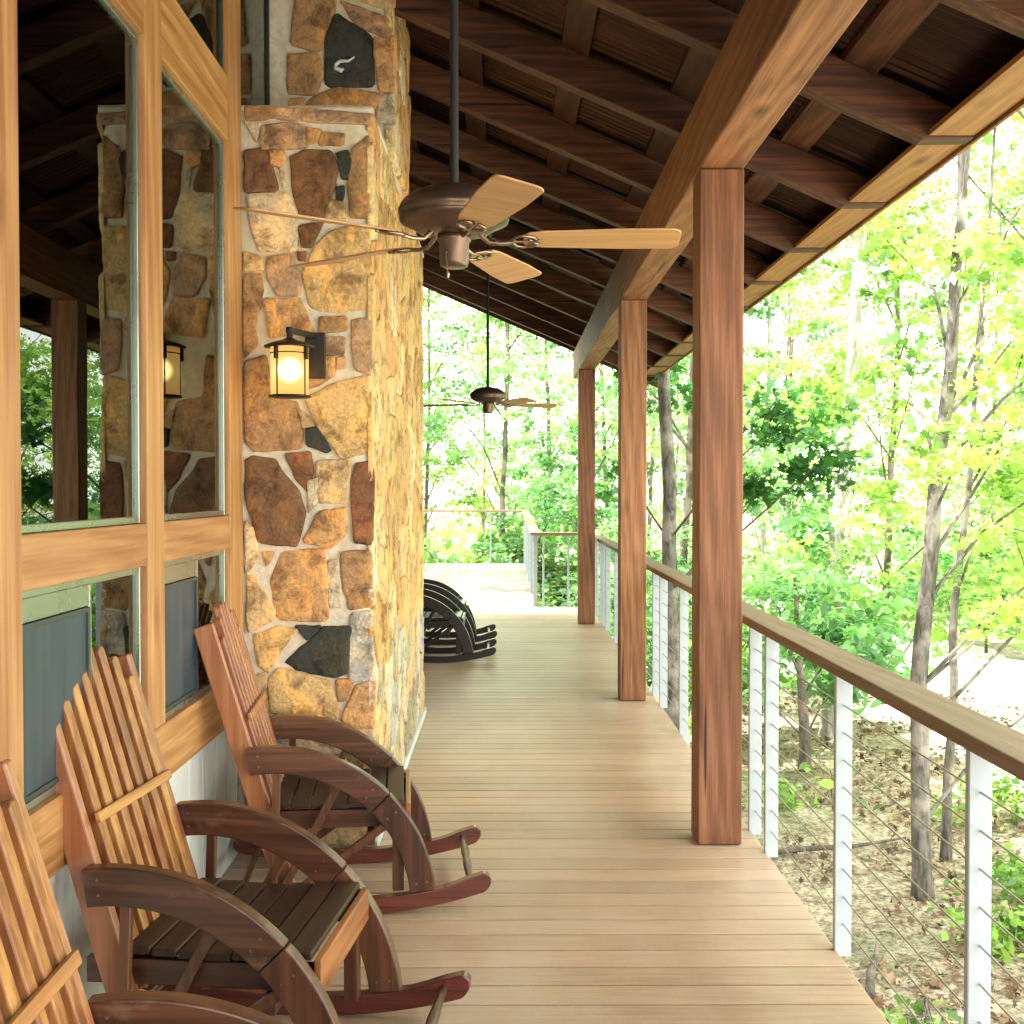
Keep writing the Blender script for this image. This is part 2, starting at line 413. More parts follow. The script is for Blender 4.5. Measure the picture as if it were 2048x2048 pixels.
# ------------------------------------------------------------------ roof
SLP = .43
def rz(x): return BZ1 + SLP*(.99-x)       # underside of rafters
roof = empty('porch_roof', (0, 0, 0), label='dark corrugated metal porch roof on stained rafters sloping down to the right', cat='roof')
RD = .185; XE = 1.99; XW = -5.2
Ys = [4.86-1.12*k for k in range(8, 0, -1)] + [4.86+1.12*k for k in range(0, 10)]
def slope_box(x0, x1, y0, y1, d0, d1, plumb=True):
    b = MB()
    vs = []
    for x in (x0, x1):
        for yy in (y0, y1):
            for d in (d0, d1): vs.append((x, yy, rz(x)+d))
    b.add(vs, [(0, 1, 3, 2), (4, 6, 7, 5), (0, 4, 5, 1), (2, 3, 7, 6), (0, 2, 6, 4), (1, 5, 7, 3)])
    return b
for yy in Ys:
    b = MB(); y0, y1 = yy, yy+.10
    # rafter profile with a level cut at the tail
    prof = [(XW, rz(XW)), (XE-.22, rz(XE-.22)), (XE, rz(XE-.22)+.004), (XE, rz(XE)+RD), (XW, rz(XW)+RD)]
    vs = [(x, yv, z) for yv in (y0, y1) for x, z in prof]
    n = len(prof); fs = [tuple(range(n)), tuple(range(2*n-1, n-1, -1))] + [(i, (i+1) % n, n+(i+1) % n, n+i) for i in range(n)]
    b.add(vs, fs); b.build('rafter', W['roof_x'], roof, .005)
for xp in (1.50, .93, .36, -.21, -.78, -1.35, -2.2, -3.2, -4.2):
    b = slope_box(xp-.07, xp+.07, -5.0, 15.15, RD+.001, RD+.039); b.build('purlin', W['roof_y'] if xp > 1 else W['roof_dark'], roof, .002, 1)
# fascia: inner board + face board at the eave
b = MB(); zf = rz(XE-.22)
b.box(XE+.002, XE+.022, -5.1, 15.25, zf-.004, zf+.19)
b.build('fascia_board', W['soffit'], roof, .004)
b = MB(); b.box(XE-.23, XE+.0, -2.1, 15.25, zf+.158, zf+.190)
# closing boards between the rafter tails
bb = MB()
for a, c in zip(Ys[:-1], Ys[1:]):
    bb.box(XE-.20, XE-.002, a+.102, c-.002, zf+.012, zf+.036)
    
bb.build('soffit_board', W['soffit'], roof, .003)
# end rafter (barge board)
b = slope_box(XW, XE+.03, 15.16, 15.20, -.03, RD+.05); b.build('barge_board', W['roof_x'], roof, .004)
b = slope_box(XW, XE+.03, -5.06, -5.02, -.03, RD+.05); b.build('barge_board', W['roof_x'], roof, .004)
# corrugated sheet
py = np.arange(-5.15, 15.35, .068/6); xs = [XW-.1, -3, -1, 0, 1, XE+.10]
vs = []; fs = []
for x in xs:
    for k, yv in enumerate(py):
        vs.append((x, yv, rz(x)+RD+.056+.014*math.sin(2*PI*yv/.068)))
n = len(py)
for i in range(len(xs)-1):
    for k in range(n-1): fs.append((i*n+k, i*n+k+1, (i+1)*n+k+1, (i+1)*n+k))
b = MB(); b.add(vs, fs, None, True); b.build('corrugated_sheet', M['roof'], roof, fix=False)

# ------------------------------------------------------------------ lodge wall
WX = -1.18
lodge = empty('lodge_building', (WX, 0, 0), label='timber framed lodge wall of tall windows along the left of the deck', cat='building')
def L(dims): return (dims[0]-WX, dims[1]-WX, *dims[2:])
MUL = [(-4.36, -4.18), (-3.2, -3.02), (-2.04, -1.86), (-.88, -.7), (.26, .44), (1.42, 1.60), (2.58, 2.79), (3.77, 3.95), (4.90, 5.125)]
ZR0, ZR1, ZL0, ZL1, ZH0, ZH1 = 1.40, 1.54, .64, .84, 3.14, 3.41
for i, (a, c) in enumerate(MUL):
    full = (i == 4)
    boxo('mullion', L((-1.34, WX, a, c, .004 if full else ZL1+.002, rz(WX)+.1)), W['frame_z'], lodge, .005)
prev = None
for (a, c), (a2, c2) in zip(MUL[:-1], MUL[1:]):
    for z0, z1, nm in ((ZR0, ZR1, 'window_rail'), (ZH0, ZH1, 'window_header')):
        boxo(nm, L((-1.34, WX-.004, c+.001, a2-.001, z0, z1)), W['frame_y'], lodge, .004)
boxo('sill_rail', L((-1.34, WX-.003, -4.36, 2.578, ZL0, ZL1)), W['frame_y'], lodge, .004)
boxo('sill_rail', L((-1.34, WX-.003, 2.792, 5.12, ZL0, ZL1)), W['frame_y'], lodge, .004)
for a_, b_ in ((-4.36, 2.578), (2.792, 5.12)):
    mb = MB(); nb = round((b_-a_)/.19)
    for k in range(nb):
        t0, t1 = a_+(b_-a_)*k/nb, a_+(b_-a_)*(k+1)/nb
        mb.box(*L((-1.34, WX-.03, t0+.0015, t1-.0015, .003, ZL0-.001)))
    mb.build('skirt_panel', M['panel'], lodge, .004, 1)
def ring(mb, x0, x1, y0, y1, z0, z1, w):
    mb.box(x0, x1, y0, y0+w, z0, z1); mb.box(x0, x1, y1-w, y1, z0, z1)
    mb.box(x0+.001, x1-.001, y0+w, y1-w, z0, z0+w); mb.box(x0+.001, x1-.001, y0+w, y1-w, z1-w, z1)
def window(y0, y1, z0, z1, screen=None, fm='alu'):
    mb = MB(); X = WX
    ring(mb, -.050, -.022, y0+.001, y1-.001, z0+.001, z1-.001, .022)
    ring(mb, -.062, -.040, y0+.022, y1-.022, z0+.022, z1-.022, .014)
    if screen:
        s0, s1, t0, t1 = screen
        mb.box(-.048, -.020, s1+.008, s1+.026, t0, z1-.02)
        mb.box(-.048, -.020, y0+.02, s1+.008, t1+.002, z1-.02)
    fr = mb.build('window', M[fm], lodge, .002, 1)
    p = MB(); p.box(-.038, -.034, y0+.02, y1-.02, z0+.02, z1-.02)
    p.build('pane', M['glass'], fr)
    if screen:
        q = MB(); q.box(-.026, -.022, s0+.012, s1-.012, t0+.012, t1-.012); q.build('insect_screen', M['screen'], fr)
        q = MB(); ring(q, -.030, -.014, s0, s1, t0, t1, .014); q.build('screen_frame', M['dark_metal'], fr, .001, 1)
for (a, c), (a2, c2) in zip(MUL[:-1], MUL[1:]):
    window(c, a2, ZR1, ZH0)
    window(c, a2, ZL1, ZR0, (c+.03, c+(a2-c)*.50, ZL1+.03, ZR0-.085))
    window(c, a2, ZH1, rz(WX)-.03, None, 'dark_metal')
window(5.127, 5.86, 3.36, rz(WX)-.03, None, 'dark_metal')
# dark rooms behind the glass
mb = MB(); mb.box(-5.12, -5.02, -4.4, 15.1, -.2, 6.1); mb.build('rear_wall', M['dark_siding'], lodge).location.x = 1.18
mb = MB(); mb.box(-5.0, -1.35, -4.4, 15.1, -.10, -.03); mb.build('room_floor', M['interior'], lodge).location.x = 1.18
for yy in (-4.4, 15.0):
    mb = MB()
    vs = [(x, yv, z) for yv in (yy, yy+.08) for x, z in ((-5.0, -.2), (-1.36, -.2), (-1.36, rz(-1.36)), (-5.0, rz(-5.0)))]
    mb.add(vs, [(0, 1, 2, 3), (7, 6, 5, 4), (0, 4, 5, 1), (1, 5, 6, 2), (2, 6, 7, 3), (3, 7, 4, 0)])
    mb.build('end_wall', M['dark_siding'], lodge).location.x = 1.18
# board wall beyond the pillar
mb = MB()
for k in range(34):
    y0 = 8.42+k*.2
    if y0 > 15.0: break
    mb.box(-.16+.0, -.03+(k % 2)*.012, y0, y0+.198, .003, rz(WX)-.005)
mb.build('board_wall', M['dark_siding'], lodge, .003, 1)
mb = MB(); mb.box(-.155, .03, 15.12, 15.30, .003, rz(WX)-.02); mb.build('corner_board', M['dark_siding'], lodge, .003, 1)

# ------------------------------------------------------------------ stone pillar
random.seed(11)
pil = empty('stone_pillar', (-.9, 6.8, 0), label='stepped chimney pillar of brown and golden flagstones with pale mortar', cat='stone pillar')
PX0, PX1 = -1.40, -.62; LY0, LY1, LZ = 5.17, 8.38, 3.352; UY0, UY1 = 5.90, 7.05
zt = rz(-.6)+.6
def P(d): return (d[0]+.9, d[1]+.9, d[2]-6.8, d[3]-6.8, d[4], d[5])
def rough_block(name, d, res=.06, amp=.008):
    bm = bmesh.new()
    x0, x1, y0, y1, z0, z1 = P(d)
    bmesh.ops.create_cube(bm, size=1)
    for v in bm.verts: v.co = ((x0+x1)/2+v.co.x*(x1-x0), (y0+y1)/2+v.co.y*(y1-y0), (z0+z1)/2+v.co.z*(z1-z0))
    for ax, L_ in enumerate((x1-x0, y1-y0, z1-z0)):
        base = (x0, y0, z0)[ax]
        for k in range(1, int(L_/res)):
            co = [0, 0, 0]; co[ax] = base+L_*k/int(L_/res); no = [0, 0, 0]; no[ax] = 1
            bmesh.ops.bisect_plane(bm, geom=bm.verts[:]+bm.edges[:]+bm.faces[:], plane_co=co, plane_no=no)
    bm.normal_update()
    for v in bm.verts:
        v.co += v.normal*(mn.noise(v.co*9)*amp+mn.noise(v.co*3)*amp)
    me = bpy.data.meshes.new(name); bm.to_mesh(me); bm.free(); me.materials.append(M['mortar'])
    for p in me.polygons: p.use_smooth = True
    o = bpy.data.objects.new(name, me); COL.objects.link(o); o.parent = pil; return o
rough_block('lower_core', (PX0, PX1, LY0, LY1, 0, LZ))
rough_block('upper_core', (PX0, PX1+.005, UY0, UY1, LZ-.05, zt), .08)
rough_block('mortar_cap', (PX0, PX1+.02, LY0-.006, UY0-.015, LZ-.008, LZ+.022), .05, .008)
rough_block('mortar_cap', (PX0, PX1+.02, UY1+.015, LY1+.01, LZ-.008, LZ+.022), .05, .008)

def chaikin(p, it=2, k=.22):
    for _ in range(it):
        q = []
        for i in range(len(p)):
            a, b = p[i], p[(i+1) % len(p)]
            q.append((a[0]*(1-k)+b[0]*k, a[1]*(1-k)+b[1]*k)); q.append((a[0]*k+b[0]*(1-k), a[1]*k+b[1]*(1-k)))
        p = q
    return p
def resample(p, step):
    out = []
    for i in range(len(p)):
        a, b = p[i], p[(i+1) % len(p)]; d = math.dist(a, b); n = max(1, int(d/step))
        for k in range(n): out.append((a[0]+(b[0]-a[0])*k/n, a[1]+(b[1]-a[1])*k/n))
    return out
def stone(mb, poly, col, place, rise=.016, grow=True):
    """poly: 2-D outline in metres; place(u, v, h) -> xyz"""
    p = chaikin(poly, 2, .085)
    cx = sum(u for u, v in p)/len(p); cy = sum(v for u, v in p)/len(p)
    su, sv = max(abs(u-cx) for u, v in p), max(abs(v-cy) for u, v in p)
    g_ = .016 if grow else 0
    p = [(cx+(u-cx)*(1+g_/max(su, .02)), cy+(v-cy)*(1+g_/max(sv, .02))) for u, v in p]
    p = resample(p, .016)
    sd = random.random()*50
    p = [(u+mn.noise(Vector((u*22, v*22, sd)))*.005, v+mn.noise(Vector((u*22, v*22, sd+9)))*.005) for u, v in p]
    cx = sum(u for u, v in p)/len(p); cy = sum(v for u, v in p)/len(p)
    tiltu, tiltv = random.uniform(-.06, .06), random.uniform(-.04, .04)
    rings = []
    for f, h in ((1.0, -.006), (.985, rise*.55), (.95, rise*.9), (.80, rise), (.50, rise*1.05), (.22, rise*1.05)):
        g = []
        for u, v in p:
            uu, vv = cx+(u-cx)*f, cy+(v-cy)*f
            nz = mn.noise(Vector((uu*14, vv*14, sd)))*.005 + mn.noise(Vector((uu*40, vv*40, sd)))*.0025
            g.append(place(uu, vv, h + (nz+(uu-cx)*tiltu+(vv-cy)*tiltv if h > 0 else 0)))
        rings.append(g)
    n = len(p); vs = [v for g in rings for v in g]; fs = []
    for r in range(len(rings)-1):
        for k in range(n): fs.append((r*n+k, r*n+(k+1) % n, (r+1)*n+(k+1) % n, (r+1)*n+k))
    fs.append(tuple(range((len(rings)-1)*n, len(rings)*n)))
    mb.add(vs, fs, col, True)
BR = (.50, .29, .13); DB = (.23, .12, .055); OR = (.72, .41, .17); TN = (.74, .52, .26); GD = (.80, .53, .22)
LT = (.72, .60, .42); BK = (.050, .055, .044); RD_ = (.27, .115, .050); PK = (.56, .36, .21); GY = (.55, .53, .47)
SZ = 400/1546
def fromzoom(oy, Y, ox=480, s=SZ):
    return lambda x, y: ((ox+x*s-1012)*Y/2283, 1.65+(980-(oy+y*s))*Y/2283)
A, B_, C_ = fromzoom(200, LY0), fromzoom(640, LY0), fromzoom(1080, LY0)
front = [
 (A, BR, [(75,95),(290,100),(280,150),(80,165)]), (A, PK, [(480,110),(1015,145),(990,200),(620,190),(480,175)]),
 (A, PK, [(300,105),(460,110),(455,170),(300,155)]),
 (A, PK, [(200,240),(330,220),(490,235),(525,290),(515,370),(200,385),(195,330)]), (A, OR, [(545,260),(620,270),(600,330),(545,350)]),
 (A, BR, [(640,290),(800,300),(790,350),(640,355)]), (A, LT, [(65,200),(175,215),(140,330)]),
 (A, DB, [(60,430),(190,410),(225,440),(300,700),(80,715),(60,700)]), (A, OR, [(270,430),(330,425),(350,480),(310,525),(270,500)]),
 (A, LT, [(325,560),(345,560),(365,680),(345,680)]),
 (A, DB, [(415,470),(530,415),(700,430),(750,530),(720,700),(650,925),(490,910),(430,720),(425,560)]),
 (A, BK, [(772,450),(830,422),(855,480),(830,608),(798,600),(785,500)]), (A, BK, [(765,710),(805,700),(795,785),(765,775)]),
 (A, BR, [(885,400),(985,310),(985,910),(870,900),(860,640)]),
 (A, LT, [(90,770),(370,745),(440,900),(440,1160),(170,1165),(110,960)]), (A, DB, [(470,1000),(640,975),(560,1130),(500,1130)]),
 (A, TN, [(700,800),(800,820),(805,930),(690,920)]),
 (A, TN, [(60,1200),(170,1240),(170,1310),(60,1320)]), (A, PK, [(240,1240),(400,1220),(470,1380),(460,1500),(300,1500),(240,1380)]),
 (A, RD_, [(465,1200),(505,1195),(500,1240),(468,1240)]),
 (A, GD, [(700,1050),(830,1010),(985,1010),(985,1600),(760,1640),(560,1600),(510,1340),(610,1140)]),
 (A, BR, [(60,1370),(160,1360),(175,1500),(130,1750),(140,1880),(60,1990)]),
 (A, OR, [(200,1570),(460,1550),(560,1790),(480,1800),(250,1830),(230,1700)]),
 (A, BR, [(640,1700),(810,1700),(810,1775),(640,1790)]), (B_, PK, [(885,20),(1000,5),(1000,415),(900,370),(880,200)]),
 (B_, PK, [(635,160),(800,160),(790,250),(635,260)]), (B_, OR, [(600,310),(720,310),(725,430),(620,490),(540,520),(540,430),(600,430)]),
 (B_, OR, [(765,310),(800,300),(805,360),(765,370)]),
 (B_, BR, [(60,340),(220,290),(250,600),(430,630),(470,800),(460,980),(130,1005),(60,930)]),
 (B_, GD, [(530,620),(720,510),(975,450),(1005,640),(1005,1010),(780,1050),(650,870),(590,770)]),
 (B_, TN, [(470,700),(520,740),(560,800),(500,820)]), (B_, BK, [(525,860),(600,848),(685,990),(650,1008),(535,965)]),
 (B_, DB, [(60,1100),(120,1065),(280,1090),(330,1180),(440,1310),(490,1480),(430,1735),(150,1700),(90,1480),(60,1350)]),
 (B_, RD_, [(370,1050),(540,1030),(560,1170),(520,1310),(440,1220)]), (B_, TN, [(610,1110),(840,1100),(820,1400),(620,1390)]),
 (B_, RD_, [(900,1120),(1000,1100),(1020,1200),(1010,1720),(895,1700),(885,1300)]), (B_, OR, [(610,1500),(810,1460),(810,1650),(700,1750),(500,1700)]),
 (B_, LT, [(540,1260),(590,1230),(590,1400),(545,1470)]), (B_, LT, [(60,1560),(110,1620),(130,1840),(60,1960)]),
 (C_, OR, [(190,100),(255,100),(215,180)]), (C_, OR, [(340,100),(630,85),(665,250),(665,610),(300,600),(250,310)]),
 (C_, BR, [(800,110),(1000,100),(1005,500),(850,520),(810,350)]), (C_, LT, [(700,180),(755,180),(765,500),(705,500)]),
 (C_, TN, [(65,290),(110,290),(250,530),(250,600),(80,700),(65,600)]), (C_, GD, [(110,740),(300,680),(440,700),(310,860),(230,1010),(150,950)]),
 (C_, BK, [(360,935),(570,760),(630,690),(850,690),(825,1010),(720,1050),(450,995)]), (C_, BK, [(440,675),(610,675),(520,755)]),
 (C_, GY, [(870,580),(1010,560),(1010,1070),(860,1080),(855,800)]), (C_, GD, [(230,1090),(320,1010),(680,1100),(740,1250),(740,1370),(260,1330)]),
 (C_, BR, [(760,1100),(860,1095),(830,1220),(770,1225)]), (C_, OR, [(900,1140),(1020,1100),(1020,1450),(900,1440),(800,1390),(830,1300)]),
 (C_, TN, [(60,1090),(190,1040),(210,1320),(60,1330)]), (C_, GY, [(60,1400),(340,1380),(420,1560),(300,1700),(60,1700)]),
 (C_, LT, [(450,1420),(740,1420),(860,1480),(820,1640),(420,1640)]), (C_, TN, [(890,1490),(1020,1480),(1020,1800),(860,1760)]),
 (C_, BR, [(60,1760),(330,1740),(400,1900),(380,2060),(60,2080)]), (C_, GD, [(440,1720),(800,1700),(840,1900),(800,2080),(430,2070)]),
 (C_, LT, [(880,1850),(1020,1850),(1020,2080),(870,2080)]),
 (C_, BR, [(60,2130),(430,2110),(430,2350),(60,2350)]), (C_, TN, [(480,2120),(1020,2120),(1020,2350),(480,2350)]),
]
mb = MB()
for fn, col, pts in front:
    stone(mb, [fn(*p) for p in pts], col, lambda u, v, h: (u+.9, LY0-h-.004-6.8, v), .011)
mb.build('flagstone_face', M['stone'], pil, fix=True)
# upper front
U = fromzoom(0, UY0, 0, 900/1932)
mb = MB()
for col, pts in [(BR, [(1285,0),(1445,0),(1425,200),(1370,235),(1265,205)]), (BK, [(1450,85),(1600,180),(1605,380),(1410,385),(1410,200)]),
    (BR, [(1250,260),(1370,255),(1390,330),(1360,415),(1250,410)]), (BR, [(1340,440),(1450,400),(1640,425),(1600,500),(1300,500)]),
    (PK, [(1470,30),(1670,100),(1650,170),(1540,130)]), (OR, [(1615,190),(1690,180),(1690,400),(1635,400)]),
    (OR, [(1255,-210),(1460,-230),(1440,-30),(1265,-30)]), (TN, [(1490,-230),(1690,-220),(1690,60),(1480,0)]),
    (DB, [(1255,-450),(1500,-450),(1480,-260),(1255,-250)]), (BR, [(1530,-450),(1690,-450),(1690,-260),(1520,-260)]),
    (OR, [(1255,450),(1310,445),(1280,505),(1255,505)]), (LT, [(1640,440),(1690,420),(1690,560),(1620,540)]),
    (TN, [(1250,540),(1600,540),(1600,640),(1250,640)])]:
    stone(mb, [U(*p) for p in pts], col, lambda u, v, h: (u+.9, UY0-h-.004-6.8, v), .013)
mb.build('flagstone_face', M['stone'], pil)
# pale quartz vein on the dark stone
mb = MB()
vv = [U(x, y) for x, y in ((1530, 268), (1505, 285), (1470, 285), (1450, 300), (1450, 318), (1475, 325), (1485, 318))]
mb.tube([(a+.9, UY0-.028-6.8, b) for a, b in vv], [.004, .008, .01, .012, .014, .012, .004], 8)
mb.build('quartz_vein', M['panel'], pil)
# voronoi stones for the side faces
def clip(poly, n, d):
    out = []
    for i in range(len(poly)):
        a, b = poly[i], poly[(i+1) % len(poly)]
        da = a[0]*n[0]+a[1]*n[1]-d; db = b[0]*n[0]+b[1]*n[1]-d
        if da <= 0: out.append(a)
        if da*db < 0:
            t = da/(da-db); out.append((a[0]+(b[0]-a[0])*t, a[1]+(b[1]-a[1])*t))
    return out
def voro(u0, u1, v0, v1, su, sv, gap=.014):
    seeds = []; nu = max(1, round((u1-u0)/su)); nv = max(1, round((v1-v0)/sv))
    for i in range(nu):
        for j in range(nv):
            seeds.append((u0+(i+.5+random.uniform(-.36, .36)+(.25 if j % 2 else -.25))*(u1-u0)/nu, v0+(j+.5+random.uniform(-.36, .36))*(v1-v0)/nv))
    res = []
    for i, s in enumerate(seeds):
        p = [(u0+gap, v0+gap), (u1-gap, v0+gap), (u1-gap, v1-gap), (u0+gap, v1-gap)]
        for j, t in enumerate(seeds):
            if i == j or math.dist(s, t) > 1.6: continue
            n = (t[0]-s[0], t[1]-s[1]); l = math.hypot(*n); n = (n[0]/l, n[1]/l)
            d = (s[0]+t[0])/2*n[0]+(s[1]+t[1])/2*n[1]-gap
            p = clip(p, n, d)
            if len(p) < 3: break
        if len(p) >= 3: res.append(p)
    return res
def side_col(v):
    if v < .9: return random.choice([GY, LT, (.46, .42, .27), (.50, .44, .28), TN])
    return random.choice([GD, GD, TN, (.72, .50, .20), (.60, .38, .14), OR, (.78, .60, .30), (.82, .68, .42)])
mb = MB()
for p in voro(LY0-.012, LY1, 0.02, LZ, .34, .27):
    stone(mb, p, side_col(sum(q[1] for q in p)/len(p)), lambda u, v, h: (PX1+h+.004+.9, u-6.8, v), .014)
mb.build('flagstone_face', M['stone'], pil)
mb = MB()
for p in voro(UY0-.012, UY1, LZ+.05, zt, .32, .27):
    stone(mb, p, side_col(2), lambda u, v, h: (PX1+.005+h+.004+.9, u-6.8, v), .026)
mb.build('flagstone_face', M['stone'], pil)
mb = MB()
for p in voro(PX0+.2, PX1, .02, LZ, .28, .27):
    stone(mb, p, side_col(2), lambda u, v, h: (u+.9, LY1+h-6.8, v), .013)
mb.build('flagstone_face', M['stone'], pil)
# pale base trim
boxo('base_trim', (PX1+.9-.01, PX1+.9+.034, LY0-6.8, LY1-6.8, .003, .055), M['panel'], pil, .004)

# ------------------------------------------------------------------ wall lantern
lan = empty('wall_lantern', (-.935, 4.95, 2.05), label='lit amber glass craftsman lantern on the front of the stone pillar', cat='lantern')
mb = MB(); mb.lathe([(.080, .004), (.081, .215)], n=40); mb.build('glass_cylinder', M['lamp_glass'], lan)
mb = MB(); mb.lathe([(.0, .256), (.020, .255), (.03, .248), (.075, .236), (.108, .222), (.110, .216), (.076, .214), (.0, .214)], n=40)
mb.build('lantern_cap', M['bronze'], lan, fix=True)
mb = MB(); mb.lathe([(.0, .0), (.090, .0), (.092, .008), (.083, .010), (.0, .008)], n=40)
mb.build('lantern_ring', M['bronze'], lan)
mb = MB(); mb.lathe([(.0812, .186), (.0835, .186), (.0835, .191), (.0812, .191), (.0812, .186)], n=40); mb.build('lantern_band', M['bronze'], lan)
for k in range(4):
    t = PI/4+k*PI/2+.28; m = Matrix.Rotation(t, 4, 'Z')
    mb = MB(); mb.box(.0815, .085, -.003, .003, .004, .22, mat=m); mb.box(.080, .098, -.006, .006, .16, .216, mat=m); mb.build('lantern_strap', M['bronze'], lan)
mb = MB(); mb.box(-.012, .012, -.012, .012, .25, .305)
d = Vector((.085, .20, 0)); ang = math.atan2(d.y, d.x); m = Matrix.Translation((0, 0, 0)) @ Matrix.Rotation(ang, 4, 'Z')
mb.box(-.015, d.length-.01, -.011, .011, .278, .302, mat=m); mb.build('lantern_arm', M['bronze'], lan, .002, 1)
mb = MB(); mb.box(.035, .125, .172, .196, .10, .305); mb.build('back_plate', M['bronze'], lan, .003, 1)
mb = MB(); mb.lathe([(.062*math.sin(math.radians(a)), .118-.062*math.cos(math.radians(a))) for a in (.5, 12, 24, 36, 48, 60, 72, 84, 96, 108, 120, 132, 144, 156, 168, 179.5)], n=28); mb.build('bulb', M['bulb'], lan)

# ------------------------------------------------------------------ ceiling fans
def make_fan():
    e = empty('ceiling_fan', (-.153, 3.39, 2.39), label='bronze ceiling fan with five oak blades, large and close, before the stone pillar', cat='ceiling fan', group='ceiling fans hanging on long rods')
    mb = MB(); mb.lathe([(.0, .010), (.075, .012), (.105, .020), (.125, .034), (.150, .045), (.160, .050), (.163, .060), (.160, .066), (.165, .072), (.166, .086),
                         (.161, .092), (.160, .098), (.150, .112), (.125, .130), (.095, .143), (.05, .150), (.022, .158), (.0, .158)], n=56)
    mb.build('motor_housing', M['fan_metal'], e)
    mb = MB(); mb.lathe([(.0, -.082), (.030, -.083), (.040, -.078), (.043, -.068), (.044, -.012), (.050, -.004), (.050, .0105), (.0, .0105)], n=40)
    mb.build('switch_housing', M['fan_metal'], e)
    mb = MB(); mb.tube([(-.02, -.042, -.04), (-.022, -.050, -.055), (-.018, -.052, -.10)], .0022, 8)
    mb.tube([(-.018, -.052, -.10), (-.016, -.052, -.112), (-.016, -.052, -.122)], [.003, .006, .003], 8); mb.build('pull_chain', M['fan_iron'], e)
    top = rz(-.153)-2.39+.05
    mb = MB(); mb.tube([(0, 0, .15), (0, 0, top)], .013, 12); mb.build('downrod', M['black'], e)
    mb = MB(); mb.lathe([(.0, top-.10), (.04, top-.10), (.06, top-.06), (.065, top-.0), (.0, top)], n=24); mb.build('canopy', M['bronze'], e)
    pa = math.radians(11.5)
    for k in range(5):
        th = math.radians(-1.5+72*k)
        m = Matrix.Rotation(th, 4, 'Z') @ Matrix.Rotation(-pa, 4, 'X')
        # blade outline
        pts = []
        r0, r1 = .205, .665
        w = lambda r: .050+.018*min(1, (r-r0)/.30)
        out = []
        for a in range(0, 91, 15): out.append((r1-.03+.03*math.sin(math.radians(a)), w(r1)-.03+.03*math.cos(math.radians(a))))
        top_side = [(r0, .030), (r0+.018, .044)] + [(r, w(r)) for r in (.26, .34, .42, .50, .58)] + out
        poly = top_side + [(x, -yv) for x, yv in reversed(top_side)]
        b = MB(); n = len(poly)
        vs = [m @ Vector((x, yv, z)) for z in (-.003, .003) for x, yv in poly]
        b.add(vs, [tuple(range(n-1, -1, -1)), tuple(range(n, 2*n))] + [(i, (i+1) % n, n+(i+1) % n, n+i) for i in range(n)])
        bl = b.build('blade', W['blade'], e, .0015, 1)
        ib = MB(); rot = Matrix.Rotation(th, 4, 'Z')
        ib.tube([rot @ Vector(p) for p in ((.075, 0, .018), (.088, 0, .004), (.105, 0, -.010), (.14, 0, -.013), (.175, 0, -.009))], [.008, .0075, .0065, .0065, .0065], 10)
        for sgn in (1, -1):
            ib.tube([m @ Vector(p) for p in ((.170, 0, -.007), (.183, sgn*.030, -.007), (.205, sgn*.040, -.007), (.235, sgn*.030, -.007), (.245, sgn*.012, -.007), (.232, sgn*.006, -.007), (.222, sgn*.014, -.007))], .0052, 8)
        ib.tube([m @ Vector((.17, 0, -.007)), m @ Vector((.26, 0, -.006))], .005, 8)
        ib.build('blade_iron', M['fan_iron'], bl)
    return e
fan = make_fan()
fan2 = copy_tree(fan); fan2.location = (-.165, 10.4, 2.43); fan2.rotation_euler.z = .35
fan2['label'] = 'small dark ceiling fan hanging against the trees at the far end of the porch'

